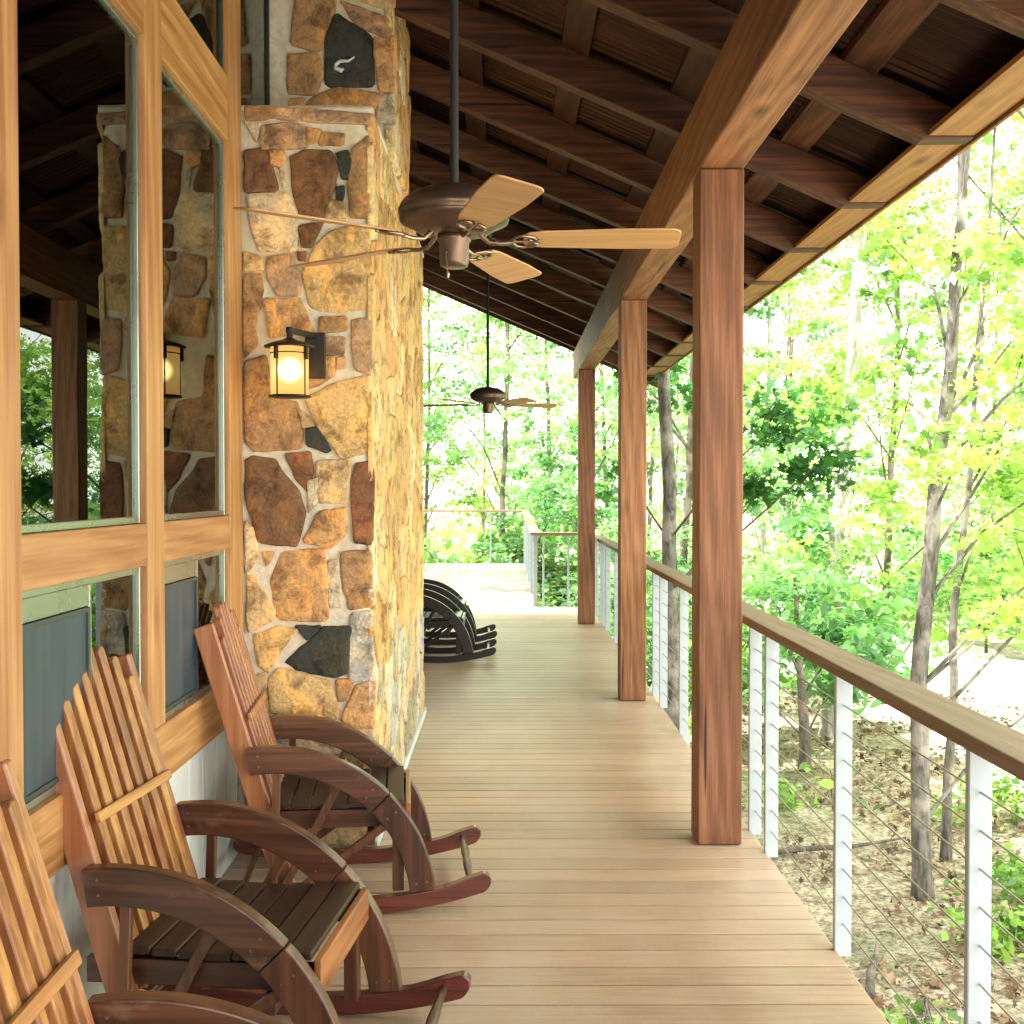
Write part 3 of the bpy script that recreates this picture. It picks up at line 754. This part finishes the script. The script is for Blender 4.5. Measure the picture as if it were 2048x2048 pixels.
# ------------------------------------------------------------------ rocking chairs
HX, HZ, RO, RI = -.28, .03, .632, .530
def arc(r, a0, a1, n, cx=HX, cz=HZ):
    return [(cx+r*math.cos(math.radians(a0+(a1-a0)*k/n)), cz+r*math.sin(math.radians(a0+(a1-a0)*k/n))) for k in range(n+1)]
def make_chair(label, mats, loc, rzv):
    c_, s_, rk, seat = mats
    e = empty('rocking_chair', loc, rzv, label=label, cat='rocking chair', group='wagon wheel rocking chairs lined up against the lodge')
    R = 1.95
    for sg in (-1, 1):
        yc = sg*.31
        # rocker
        xs_ = np.concatenate([[-.52, -.515, -.505, -.49], np.linspace(-.47, .52, 22), [.535, .546, .555, .561, .565]]); lo = []; hi = []
        for x in xs_:
            zb = R-math.sqrt(R*R-x*x); t = .062
            endf = min((x+.52)/.03, (.565-x)/.034, 1); endf = math.sqrt(max(0.10, 1-(1-endf)**2))
            tt = (t+.012*max(0, min(1, (x-.40)/.08)))
            mid = zb+tt/2
            lo.append((x, mid-tt/2*endf)); hi.append((x, mid+tt/2*endf))
        b = MB(); b.strip(hi, lo, yc-.023, yc+.023); b.build('rocker', W[rk+''] if rk in W else W[rk], e, .006)
        # wheel rim arm
        b = MB(); a0 = 99
        b.strip(arc(RO, a0, 44.6, 24), arc(RI, a0, 44.6, 24), yc-.024, yc+.024)
        arm = b.build('wheel_arm', W[c_+'_x'], e, .005)
        b = MB(); b.strip(arc(RO-.001, 44.3, 5.5, 20), arc(RI+.001, 44.3, 5.5, 20), yc-.0232, yc+.0232)
        b.build('wheel_arm_front', W[c_+'_z'], e, .005)
        for a in (95, 50, 38, 9):
            for rr_ in ((RO+RI)/2-.02, (RO+RI)/2+.02):
                r = math.radians(a); px, pz = HX+rr_*math.cos(r), HZ+rr_*math.sin(r)
                b = MB(); b.tube([(px, yc-.0252, pz), (px, yc+.0252, pz)], .0042, 8, smooth=False); b.build('screw', M['screw'], arm)
        for a in (88, 62, 36):
            r = math.radians(a); d = Vector((math.cos(r), 0, math.sin(r)))
            m = Matrix.Translation((HX, yc, HZ)) @ Matrix.Rotation(-r, 4, 'Y')
            b = MB(); b.box(.07 if a > 50 else .10, RI+.004, -.012, .012, -.015, .015, mat=m)
            b.build('spoke', W[c_+'_z'], e, .003, 1)
        # side upright of the back
        ang = math.atan2(.865, -.262)
        m = Matrix.Translation((-.225, sg*.262, .10)) @ Matrix.Rotation(-(ang-PI/2), 4, 'Y')
        b = MB(); b.box(-.05, .03, -.017, .017, 0, 1.075, mat=m); up = b.build('back_upright', W[c_+'_z'] if c_ == 'black' else W['upright_z'], e, .006)
        # seat side rail
        b = MB(); b.box(-.40, .235, sg*.262-.016 - (sg*.018), sg*.262+.016 - (sg*.018), .325, .395); b.build('seat_rail', W[c_+'_x'], e, .004)
        b = MB(); b.box(.18, .225, sg*.262-.02, sg*.262+.02, .075, .33); b.build('leg', W[c_+'_z'], e, .004)
    # back slats
    lean = math.atan2(.865, -.262)-PI/2
    mL = Matrix.Translation((-.225, 0, .10)) @ Matrix.Rotation(-lean, 4, 'Y')
    NS = 7
    for k in range(NS):
        yk = -.207+.069*k; top = 1.135-.125*abs((k-3)/3.0)**2.2
        b = MB(); w = .0195
        vs = []
        tops = [(-w, top-.012), (-w*.5, top-.002), (w*.5, top-.002), (w, top-.012)]
        for x in (.011, .042):
            vs += [(x, yk-w, .20), (x, yk+w, .20)] + [(x, yk+t[0], t[1]) for t in reversed(tops)]
        vs = [mL @ Vector(v) for v in vs]; n = 6
        b.add(vs, [tuple(range(n)), tuple(range(2*n-1, n-1, -1))] + [(i, (i+1) % n, n+(i+1) % n, n+i) for i in range(n)])
        b.build('back_slat', W[s_+'_z'], e, .004)
    for z0, x0, x1, dz, yw in ((.90, -.024, .010, .055, .243), (.665, .043, .058, .030, .243), (.34, -.024, .010, .06, .243)):
        b = MB(); b.box(x0, x1, -yw, yw, z0, z0+dz, mat=mL); b.build('back_rail', W[s_+'_y'], e, .003)
    # seat slats and apron
    for k in range(7):
        x0 = -.285+k*.0735; t = k/6; z0 = .400+.018*abs(t-.45)*1.6
        b = MB(); b.box(x0, x0+.068, -.275, .275, z0, z0+.02); b.build('seat_slat', W[seat], e, .004)
    b = MB(); b.box(.231, .252, -.277, .277, .318, .4195); b.build('seat_apron', W[s_+'_y'], e, .004)
    b = MB(); b.tube([(.485, y, .105+0*y) for y in np.linspace(-.29, .29, 9)], [.013, .013, .016, .018, .013, .018, .016, .013, .013], 12)
    b.build('stretcher', W[c_+'_y'], e)
    b = MB(); b.tube([(-.40, -.29, .10), (-.40, .29, .10)], .014, 12); b.build('stretcher', W[c_+'_y'], e)
    b = MB(); b.box(.08, .11, -.225, .225, .24, .30); b.build('lower_brace', W[c_+'_y'], e, .004)
    return e
W['upright_z'] = wood('varnished_reddish_wood', (.17, .050, .022), (.30, .10, .045), (.42, .17, .08), 2, rough=.34, knots=False, coat=.4, gs=.8, bs=.1)
chA = make_chair('wagon wheel rocking chair nearest the camera, cut off at the lower left corner', ('chair', 'slat', 'rocker', 'seat'), (-.435, 1.915, 0), math.radians(1))
def dup(src, label, loc, rzv):
    c = copy_tree(src); c.location = loc; c.rotation_euler.z = rzv; c['label'] = label; return c
chB = dup(chA, 'wagon wheel rocking chair with full orange slatted back, second from the camera', (-.705, 3.27, 0), math.radians(-6))
chC = dup(chA, 'wagon wheel rocking chair next to the stone pillar, its back seen edge-on', (-.650, 4.72, 0), math.radians(5))
for ch in chC.children:
    if ch.name.startswith(('back_slat', 'back_rail')):
        ch.material_slots[0].link = 'OBJECT'; ch.material_slots[0].material = W['upright_z']
blk = ('black', 'black', 'black_x', 'black_y')
chD = make_chair('near one of the two black rocking chairs half hidden behind the stone pillar', blk, (-.66, 11.2, 0), 0)
chE = dup(chD, 'far one of the two black rocking chairs half hidden behind the stone pillar', (-.67, 12.45, 0), math.radians(2))

# ------------------------------------------------------------------ railings
def railing(label, p0, p1, posts, metal='white_metal', wd='rail_y', z0=0., z1=0., ph=1.008, ncab=9, gap=(0, 0)):
    p0 = Vector((*p0, 0)); p1 = Vector((*p1, 0)); d = (p1-p0); Ln = d.length; d.normalize(); nrm = Vector((-d.y, d.x, 0))
    e = empty('cable_railing', (p0.x, p0.y, z0), label=label, cat='railing')
    def pt(s, off, z): q = d*s+nrm*off; return Vector((q.x, q.y, z+(z1-z0)*s/Ln))
    b = MB(); vs = [pt(s, o_, z) for s in (-gap[0], Ln+gap[1]) for o_ in (-.072, .072) for z in (ph+.001, ph+.043)]
    b.add(vs, [(0, 1, 3, 2), (4, 6, 7, 5), (0, 4, 5, 1), (2, 3, 7, 6), (0, 2, 6, 4), (1, 5, 7, 3)])
    b.build('handrail', W[wd], e, .006)
    for s in posts:
        b = MB(); vs = [pt(s+a, o_, z) for a in (-.013, .013) for o_ in (-.030, .030) for z in (-.02, ph)]
        b.add(vs, [(0, 1, 3, 2), (4, 6, 7, 5), (0, 4, 5, 1), (2, 3, 7, 6), (0, 2, 6, 4), (1, 5, 7, 3)])
        b.build('rail_post', M[metal], e, .003, 1)
    for k in range(ncab):
        z = .098*(k+1)
        b = MB(); b.tube([pt(0, 0, z), pt(Ln, 0, z)], .0029, 6); b.build('cable', M['cable'], e)
    for s in posts:
        pass
    return e
RXC = 1.205
ys = [-5, -3.8, -2.5, -1.2, .1, 1.55, 2.89, 4.06, 5.16, 5.50, 6.6, 7.72, 8.72, 9.15, 10.2, 11.3, 12.4, 13.5, 13.95, 14.3, 15.2, 16.02]
o = railing('long cable railing with flat wooden handrail along the outer right edge of the deck', (RXC, -5.2), (RXC, 16.1), [y+5.2 for y in ys])
# outer edge boards under the posts
railing('short cable railing crossing the deck behind the farthest timber post', (1.13, 16.14), (.44, 16.14), [.25, .60], wd='rail_x', z0=0, z1=0)
railing('dark railing running beside the sunlit ramp on its right', (.415, 16.15), (.37, 22.1), [.03, 1.5, 3.0, 4.5, 5.9], z0=0, z1=.215)
railing('low looking railing closing off the far end of the ramp', (.30, 22.1), (-1.62, 22.1), [.6, 1.2], z0=.215, z1=.215, wd='rail_x')
railing('dark railing left of the ramp, just visible past the stone pillar', (-1.70, 22.1), (-1.70, 15.5), [.03, 1.2, 2.4, 3.6, 4.8, 6.0], z0=.215, z1=0, metal='dark_metal')

# ------------------------------------------------------------------ ground
def gz(x, y):
    base = -1.95 - .02*max(0, y-12) - .03*max(0, x-6)
    base -= .012*max(0, abs(y)-30)
    return base + .16*mn.noise(Vector((x*.35, y*.35, 3))) + .04*mn.noise(Vector((x*1.7, y*1.7, 1)))
gx = np.concatenate([np.linspace(-400, -30, 12), np.linspace(-28, -2, 20), np.linspace(-1, 16, 100), np.linspace(17, 60, 40), np.linspace(70, 500, 14)])
gy = np.concatenate([np.linspace(-300, -20, 10), np.linspace(-18, 2, 20), np.linspace(2.3, 30, 130), np.linspace(31, 80, 45), np.linspace(90, 600, 14)])
vs = [(float(x), float(y), gz(x, y) if abs(x) < 65 and abs(y) < 85 else gz(max(-65, min(65, x)), max(-85, min(85, y)))) for y in gy for x in gx]
n = len(gx); fs = [(j*n+i, j*n+i+1, (j+1)*n+i+1, (j+1)*n+i) for j in range(len(gy)-1) for i in range(n-1)]
b = MB(); b.add(vs, fs, None, True); g = b.build('ground', M['ground'], None, fix=False); meta(g, kind='structure')
# pale ground strip, overexposed sunlight put into its colour
vs = []; fs = []; yy = np.linspace(-20, 70, 180)
for y in yy:
    xc = 8.1+.4*math.sin(y*.12)
    for k in range(9):
        x = xc-3.0+k*1.0+.25*mn.noise(Vector((y*.6, k, 0)))*(k in (0, 8))
        vs.append((x, y, gz(x, y)+.03-(.06 if k in (0, 8) else 0)))
for j in range(len(yy)-1):
    for k in range(8): fs.append((j*9+k, j*9+k+1, (j+1)*9+k+1, (j+1)*9+k))
b = MB(); b.add(vs, fs, None, True); g = b.build('gravel_drive', M['gravel'], None, fix=False); meta(g, kind='structure')

# ------------------------------------------------------------------ vegetation
LOBED = np.array([(0, -.5), (.16, -.28), (.46, -.30), (.24, -.02), (.50, .16), (.20, .20), (0, .58), (-.20, .20), (-.50, .16), (-.24, -.02), (-.46, -.30), (-.16, -.28)])
OVAL = np.array([(0, -.5), (.26, -.12), (.20, .22), (0, .5), (-.20, .22), (-.26, -.12)])
DIA = np.array([(0, -.5), (.32, .05), (0, .5), (-.32, .0)])
def leaves(name, cen, size, shape, mat, parent=None, droop=.5, rng=None, colr=None):
    rng = rng or np.random.default_rng(1)
    n = len(cen); k = len(shape)
    size = size*rng.choice([.75, 1.0, 1.35], n); az = rng.uniform(0, 2*PI, n); el = rng.normal(0, .55, n)+PI*.30; rl = rng.uniform(0, 2*PI, n)
    # leaf normal
    nx = np.cos(az)*np.cos(el); ny = np.sin(az)*np.cos(el); nz = np.sin(el)
    N = np.stack([nx, ny, nz], 1)
    up = np.tile(np.array([0.0, 0, 1]), (n, 1)); T = np.cross(N, up); T /= np.linalg.norm(T, axis=1, keepdims=True)+1e-6
    Bv = np.cross(N, T); c, s = np.cos(rl)[:, None], np.sin(rl)[:, None]
    T2 = T*c+Bv*s; B2 = -T*s+Bv*c
    sz = (size*rng.uniform(.6, 1.3, n))[:, None]
    V = np.empty((n, k, 3))
    for i, (a, b) in enumerate(shape):
        fold = abs(a)*.35
        V[:, i, :] = cen + T2*sz*a + B2*sz*b + N*sz*fold
    me = bpy.data.meshes.new(name)
    me.vertices.add(n*k); me.vertices.foreach_set('co', V.reshape(-1))
    me.loops.add(n*k); me.loops.foreach_set('vertex_index', np.arange(n*k, dtype=np.int32))
    me.polygons.add(n); me.polygons.foreach_set('loop_start', np.arange(0, n*k, k, dtype=np.int32)); me.polygons.foreach_set('loop_total', np.full(n, k, dtype=np.int32))
    ca = me.color_attributes.new('Col', 'FLOAT_COLOR', 'CORNER')
    cv = rng.random(n) if colr is None else colr
    cc = np.repeat(np.stack([cv, cv, cv, np.ones(n)], 1), k, axis=0); ca.data.foreach_set('color', cc.reshape(-1))
    me.materials.append(mat); me.update(calc_edges=True); me.validate()
    o = bpy.data.objects.new(name, me); COL.objects.link(o)
    if parent: o.parent = parent
    return o
def blob_points(rng, blobs):
    P_ = []; Cc = []
    for (x, y, z, r, n) in blobs:
        ncl = max(3, n//26)
        u = rng.normal(size=(ncl, 3)); u /= np.linalg.norm(u, axis=1, keepdims=True)
        cc = np.array([x, y, z]) + u*r*(rng.random((ncl, 1))**.45)*np.array([1, 1, .75])
        pick = rng.integers(0, ncl, n)
        pp = cc[pick] + rng.normal(size=(n, 3))*np.array([.22, .22, .10])*max(.55, r*.55)
        cl = rng.random(ncl)[pick]*.7 + rng.random(n)*.3
        P_.append(pp); Cc.append(cl)
    return np.concatenate(P_), np.concatenate(Cc)
def trunk_mesh(path, radii, limbs, mat, parent):
    b = MB(); b.tube(path, radii, 12)
    for lp, lr in limbs: b.tube(lp, lr, 7)
    return b.build('trunk', mat, parent)
def tree(label, x, y, path, r, blobs, leafm, size, shape, seed, bark='bark', group=None, cat='tree', name='broadleaf_tree', zb=None):
    rng = np.random.default_rng(seed); z0 = gz(x, y)-.08 if zb is None else zb
    e = empty(name, (x, y, z0), label=label, cat=cat, group=group)
    pts = [Vector((px-x, py-y, pz-z0)) for px, py, pz in path]
    H = pts[-1].z
    # smooth path
    fine = []
    for i in range(len(pts)-1):
        for k in range(5):
            t = k/5; q = pts[i].lerp(pts[i+1], t); fine.append(q+Vector((mn.noise(q*.9+Vector((seed, 0, 0))), mn.noise(q*.9+Vector((0, seed, 5))), 0))*.05)
    fine.append(pts[-1])
    rr = [r*(1.35 if i == 0 else 1)*max(.18, 1-.8*(q.z/H)) for i, q in enumerate(fine)]
    limbs = []
    for (bx, by, bz, br, n) in blobs:
        c = Vector((bx-x, by-y, bz-z0)); zs = max(.4, c.z-br*.8-.5*math.hypot(c.x, c.y))
        q = min(fine, key=lambda p: abs(p.z-zs)); 
        ri = max(.008, min(r*.32, .012+.012*br))
        mid = q.lerp(c, .5)+Vector((rng.uniform(-.15, .15), rng.uniform(-.15, .15), .1))
        limbs.append(([q, mid, c], [ri, ri*.7, ri*.35]))
        for _ in range(1):
            d = Vector(rng.normal(size=3)); d.normalize(); limbs.append(([mid.lerp(c, rng.random()), c+d*br*.8], [ri*.35, ri*.12]))
    trunk_mesh(fine, rr, limbs, M[bark], e)
    cen, colr = blob_points(rng, [(bx-x, by-y, bz-z0, br, n) for bx, by, bz, br, n in blobs])
    leaves('crown', cen, size, shape, M[leafm], e, rng=rng, colr=colr)
    return e
R_ = random.Random(5)
def auto_blobs(x, y, z0, z1, spread, nb, n, rmin=.6, rmax=1.3):
    out = []
    for k in range(nb):
        t = (k+R_.random())/nb; z = z0+(z1-z0)*t; s = spread*(.55+.6*math.sin(PI*min(1, t*1.1)))
        a = R_.uniform(0, 2*PI); q = s*R_.uniform(.25, 1)
        out.append((x+q*math.cos(a), y+q*math.sin(a), z, R_.uniform(rmin, rmax), n))
    return out
# traced trees close to the deck
tree('slender grey trunked tree standing nearest the deck, seen above the right handrail', 3.69, 10, [(3.69, 10, -2.1), (3.62, 10, -.1), (3.80, 10.0, 1.8), (4.02, 10.1, 4.1), (4.2, 10.2, 8.5)], .088,
     [(4.6, 10.4, 2.2, .9, 330), (4.7, 9.8, 1.0, .8, 300), (4.4, 10.6, 3.6, .9, 330), (3.6, 10.8, 4.0, .9, 330), (4.9, 9.8, .0, .7, 180), (3.9, 10.0, 5.6, 1.2, 500), (4.6, 10.5, 7.2, 1.4, 500), (4.25, 9.6, 2.9, .6, 150), (3.5, 10.4, 2.6, .6, 160), (3.75, 9.5, 1.9, .4, 110), (4.0, 9.5, 3.6, .5, 150), (4.6, 9.6, 1.7, .8, 420), (4.9, 9.9, 2.9, .8, 420), (4.2, 9.7, .6, .45, 120), (5.2, 10.2, .9, .7, 300)],
     'leaf_yel', .105, LOBED, 21, bark='bark_dark')
tree('thin dark leaning trunk just right of the slender grey tree', 4.35, 11.2, [(4.35, 11.2, -2.1), (4.4, 11.2, .2), (4.62, 11.3, 2.0), (4.9, 11.4, 6)], .05,
     [(5.0, 11.6, 1.6, .8, 260), (4.6, 11.9, .5, .6, 140), (5.4, 11.3, 3.0, .9, 300), (5.6, 11.6, 5.0, 1.2, 400)], 'leaf_mid', .105, LOBED, 22, bark='bark_dark')
tree('pale sunlit trunk of a tree farther back beyond the drive edge', 4.95, 17.0, [(4.85, 17, -2.2), (4.95, 17, 1), (5.2, 17, 4), (5.3, 17, 11)], .15,
     auto_blobs(5.2, 17.3, .2, 9, 1.9, 10, 420), 'leaf_yel', .12, LOBED, 23, bark='bark_pale')
tree('dark trunked tree seen between the near and middle timber posts', 2.15, 14.6, [(2.15, 14.6, -2.2), (2.1, 14.6, 1), (2.0, 14.7, 4), (2.3, 14.7, 10)], .12,
     [(3.15, 12.6, 2.5, .62, 420), (3.35, 12.4, 1.9, .45, 240), (2.9, 12.8, 1.7, .4, 200), (2.0, 15, 3.2, .9, 300), (1.6, 15.3, 5, 1.2, 500), (2.8, 15, 6.5, 1.4, 600), (1.7, 15, 1.8, .6, 150), (2.4, 15, 9, 1.6, 600)],
     'leaf_dark', .11, LOBED, 24, bark='bark_dark')
tree('young bushy sapling with a short dark stem behind the near railing', 3.95, 15.0, [(3.95, 15.0, -2.2), (3.9, 15, -.8), (3.8, 15, .5)], .09,
     [(3.6, 14.8, -.2, .65, 420), (4.2, 15, -.5, .6, 380), (3.4, 15.1, .35, .5, 260), (4.0, 15.0, .3, .5, 260), (4.45, 15.2, -1.0, .4, 200), (3.2, 14.6, -.9, .4, 200)], 'leaf_cool', .12, OVAL, 25, cat='sapling', name='sapling')
tree('spindly little sapling between two white rail posts', 2.75, 9.2, [(2.75, 9.2, -2.1), (2.72, 9.2, -1.2), (2.6, 9.2, -.6)], .012,
     [(2.6, 9.2, -.6, .16, 26), (2.8, 9.25, -.9, .14, 18), (2.5, 9.2, -.9, .12, 14)], 'leaf_mid', .09, OVAL, 26, cat='sapling', name='sapling')
for i, (x, y, h, n, lab) in enumerate([(4.0, 8.7, .55, 900, 'round green bush on the leaf litter at the lower right corner'), (4.75, 10.0, .5, 600, 'green bush right of the slender grey trunk'),
                                (2.6, 7.1, .22, 160, 'small low bush near the bottom of the railing'), (5.2, 12.2, .55, 500, 'loose bush in the dappled light by the drive'),
                                (3.0, 12.6, .30, 260, 'small ground shrub halfway to the short stemmed sapling')]):
    z = gz(x, y)
    tree(lab, x, y, [(x, y, z-.1), (x+.03, y, z+h*.5), (x+.05, y, z+h)], .015, [(x, y, z+h*.6, h*.7, n//2), (x+h*.6, y+.1, z+h*.45, h*.5, n//4), (x-h*.5, y-.1, z+h*.4, h*.5, n//4)],
         'leaf_mid', .085, OVAL, 60+i, cat='bush', name='bush')
# the wood around
kinds = [('leaf_mid', 'bark', 'green leafed tree'), ('leaf_yel', 'bark', 'yellow green tree'), ('leaf_cool', 'bark', 'cool green tree'), ('leaf_yel', 'bark_pale', 'pale barked tree'), ('leaf_cool', 'bark', 'bushy cool green tree')]
spots = [
 (6.6, 20, 0), (8.2, 15.0, 1), (3.2, 21, 2), (5.6, 25, 3), (10.5, 21, 0), (13, 17, 1), (7.4, 30, 2), (12.5, 27, 3), (2.6, 28, 4), (16, 23, 2),
 (-.2, 27.5, 4), (1.4, 33, 2), (-2.2, 30, 0), (-4.4, 28, 2), (-.8, 38, 1), (4.4, 36, 0), (9.5, 37, 1), (15, 35, 0), (20, 30, 1), (-3.4, 40, 4), (1.9, 24.5, 2), (22, 40, 2), (18, 46, 3), (6.5, 45, 4), (12, 48, 2),
 (-6.5, 24, 0), (-5, 34, 1), (12.5, 11, 0), (15, 6, 2), (11.5, 2, 1), (18, 14, 3)]
protos = {}
zones = ['over the far end of the ramp', 'beyond the gravel drive', 'between the timber posts', 'past the eave', 'on the right side']
for i, (x, y, k) in enumerate(spots):
    lm, bk, desc = kinds[k]
    if k not in protos:
        H = 15; sz = .105
        protos[k] = tree(desc+' in the wood behind the deck', 0, 0, [(0, 0, -.1), (.1, .05, 3), (.3, .1, 7), (.2, -.1, H-1)], .085,
                         auto_blobs(0, 0, .9, H, 2.5, 18, 620, .8, 1.6), lm, sz, LOBED, 100+k, bark=bk, zb=-.0, group='woodland '+desc+'s behind the deck')
        c = protos[k]
    else: c = copy_tree(protos[k])
    c.location = (x, y, gz(x, y)-.1); c.rotation_euler.z = R_.uniform(0, 6.28)
    s = R_.uniform(.85, 1.15); c.scale = (s, s, s*R_.uniform(.9, 1.15))
    c['label'] = desc + ' among the wood behind the deck'
shade_tree = copy_tree(protos[2]); shade_tree.location = (-4.6, 19.6, gz(-4.6, 19.6)); shade_tree['label'] = 'cool green tree left of the ramp, hidden from the porch by the stone pillar'; shade_tree.scale = (1.1, 1.1, .8); del shade_tree['group']  # tree added out of view to dapple the ramp with shade
# understory shrubs below rail height
shp = {}
for i in range(44):
    y = R_.uniform(15, 34); x = R_.uniform(-5, 14)
    if x < 3 and y < 24: y += 8
    if 5.5 < x < 12: x += 6
    k = i % 2
    if k not in shp:
        shp[k] = tree('tall wild shrub', 0, 0, [(0, 0, -.1), (.05, 0, .8), (.1, 0, 1.6)], .03, [(0, 0, 1.2, .9, 900), (.7, .3, .9, .7, 600), (-.6, -.2, 1.0, .7, 600), (.1, .5, 2.0, .7, 500)],
                      ['leaf_cool', 'leaf_mid'][k], .15, OVAL, 200+k, cat='shrub', name='shrub', zb=0, group=['cool green undergrowth shrubs beneath the trees', 'fresh green undergrowth shrubs beneath the trees'][k])
        c = shp[k]
    else: c = copy_tree(shp[k])
    c.location = (x, y, gz(x, y)); c.rotation_euler.z = R_.uniform(0, 6.28); s = R_.uniform(.8, 1.5); c.scale = (s, s, s)
    c['label'] = ['wild shrub with cool green leaves beneath the trees', 'wild shrub with fresh green leaves beneath the trees'][k]
# far wood reading as one mass
rng = np.random.default_rng(9)
n = 12000; ang = rng.uniform(math.radians(-35), math.radians(100), n); rad = rng.uniform(52, 75, n)
cx = np.sin(ang)*rad; cy = np.cos(ang)*rad; hh = 7+4*np.sin(ang*9)+2*np.sin(ang*23)
cz = -3 + rng.random(n)**.9*hh
o = leaves('distant_woods', np.stack([cx, cy, cz], 1), .55, LOBED, M['leaf_mid'], rng=rng); meta(o, kind='stuff', label='distant leafy wood closing the view behind the trees', cat='woods')
# fallen leaves on the ground
def litter_mat():
    m, nt, p, out = new_mat('fallen_leaf')
    at = nt.nodes.new('ShaderNodeAttribute'); at.attribute_name = 'Col'
    sp = nt.nodes.new('ShaderNodeSeparateColor'); nt.links.new(at.outputs['Color'], sp.inputs[0])
    r = ramp(nt, [(0, (.06, .035, .02)), (.45, (.24, .15, .08)), (.8, (.45, .33, .21)), (1, (.55, .44, .32))], sp.outputs[0])
    nt.links.new(r.outputs[0], p.inputs['Base Color']); p.inputs['Roughness'].default_value = .8; return m
n = 17000; x = rng.uniform(1.3, 9, n); y = rng.uniform(3.5, 22, n)
keep = np.array([mn.noise(Vector((a*.8, b_*.8, 7))) > -.18 for a, b_ in zip(x, y)]); x, y = x[keep], y[keep]
z = np.array([gz(a, b_) for a, b_ in zip(x, y)])+.03
o = leaves('fallen_leaves', np.stack([x, y, z], 1), .062, LOBED, litter_mat(), rng=rng); meta(o, kind='stuff', label='dry brown fallen leaves scattered under the trees', cat='leaves')

# a few fallen sticks
for i, (x, y, a, l, lab) in enumerate([(3.1, 11.2, .3, 2.0, 'long fallen branch lying on the leaf litter left of the slender trunk'), (2.7, 8.3, 1.2, .9, 'short broken stick on the leaf litter close to the deck')]):
    b = MB(); z = gz(x, y)+.05; dx, dy = math.cos(a)*l/2, math.sin(a)*l/2
    b.tube([(-dx, -dy, 0), (-dx*.3, -dy*.3+.04, .04), (dx*.4, dy*.4, .02), (dx, dy, .05)], [.035, .03, .022, .01], 8)
    o = b.build('fallen_branch', M['bark']); o.location = (x, y, z); meta(o, label=lab, cat='branch')

# ------------------------------------------------------------------ light, sky, camera
w = bpy.data.worlds.new('World'); S.world = w; w.use_nodes = True; nt = w.node_tree
bg = nt.nodes['Background']; sky = nt.nodes.new('ShaderNodeTexSky'); sky.sky_type = 'NISHITA'; sky.sun_disc = False
EL = math.radians(60); AZ = math.radians(-84)      # sun comes from the left, over the lodge roof
sky.sun_elevation = EL; sky.sun_rotation = AZ; sky.air_density = 1.2; sky.dust_density = 4; sky.ozone_density = 1
c = mix(nt, sky.outputs[0], (41.0, 40.2, 38.0), .86)
nt.links.new(c, bg.inputs[0]); bg.inputs[1].default_value = .15
sl = bpy.data.lights.new('sun', 'SUN'); sl.energy = 11.0; sl.angle = math.radians(.6); sl.color = (1, .95, .86)
so = bpy.data.objects.new('sun', sl); COL.objects.link(so)
dirv = Vector((math.sin(AZ)*math.cos(EL), math.cos(AZ)*math.cos(EL), math.sin(EL)))
so.rotation_euler = dirv.to_track_quat('Z', 'Y').to_euler(); so.location = (-10, 0, 15)

cam = bpy.data.cameras.new('camera'); cam.sensor_width = 36; cam.lens = 36*1141.5/1024; cam.clip_end = 2000; cam.clip_start = .05
co = bpy.data.objects.new('camera', cam); COL.objects.link(co); co.location = (0, 0, 1.65)
co.rotation_euler = (math.radians(90-1.104), 0, math.radians(-.30)); S.camera = co
S.render.engine = 'CYCLES'; S.render.resolution_x = 1024; S.render.resolution_y = 1024
S.view_settings.view_transform = 'Standard'; S.view_settings.look = 'None'; S.view_settings.exposure = 0; S.view_settings.gamma = 1
S.cycles.max_bounces = 10; S.cycles.diffuse_bounces = 2; S.cycles.glossy_bounces = 4; S.cycles.transparent_max_bounces = 12; S.cycles.transmission_bounces = 4
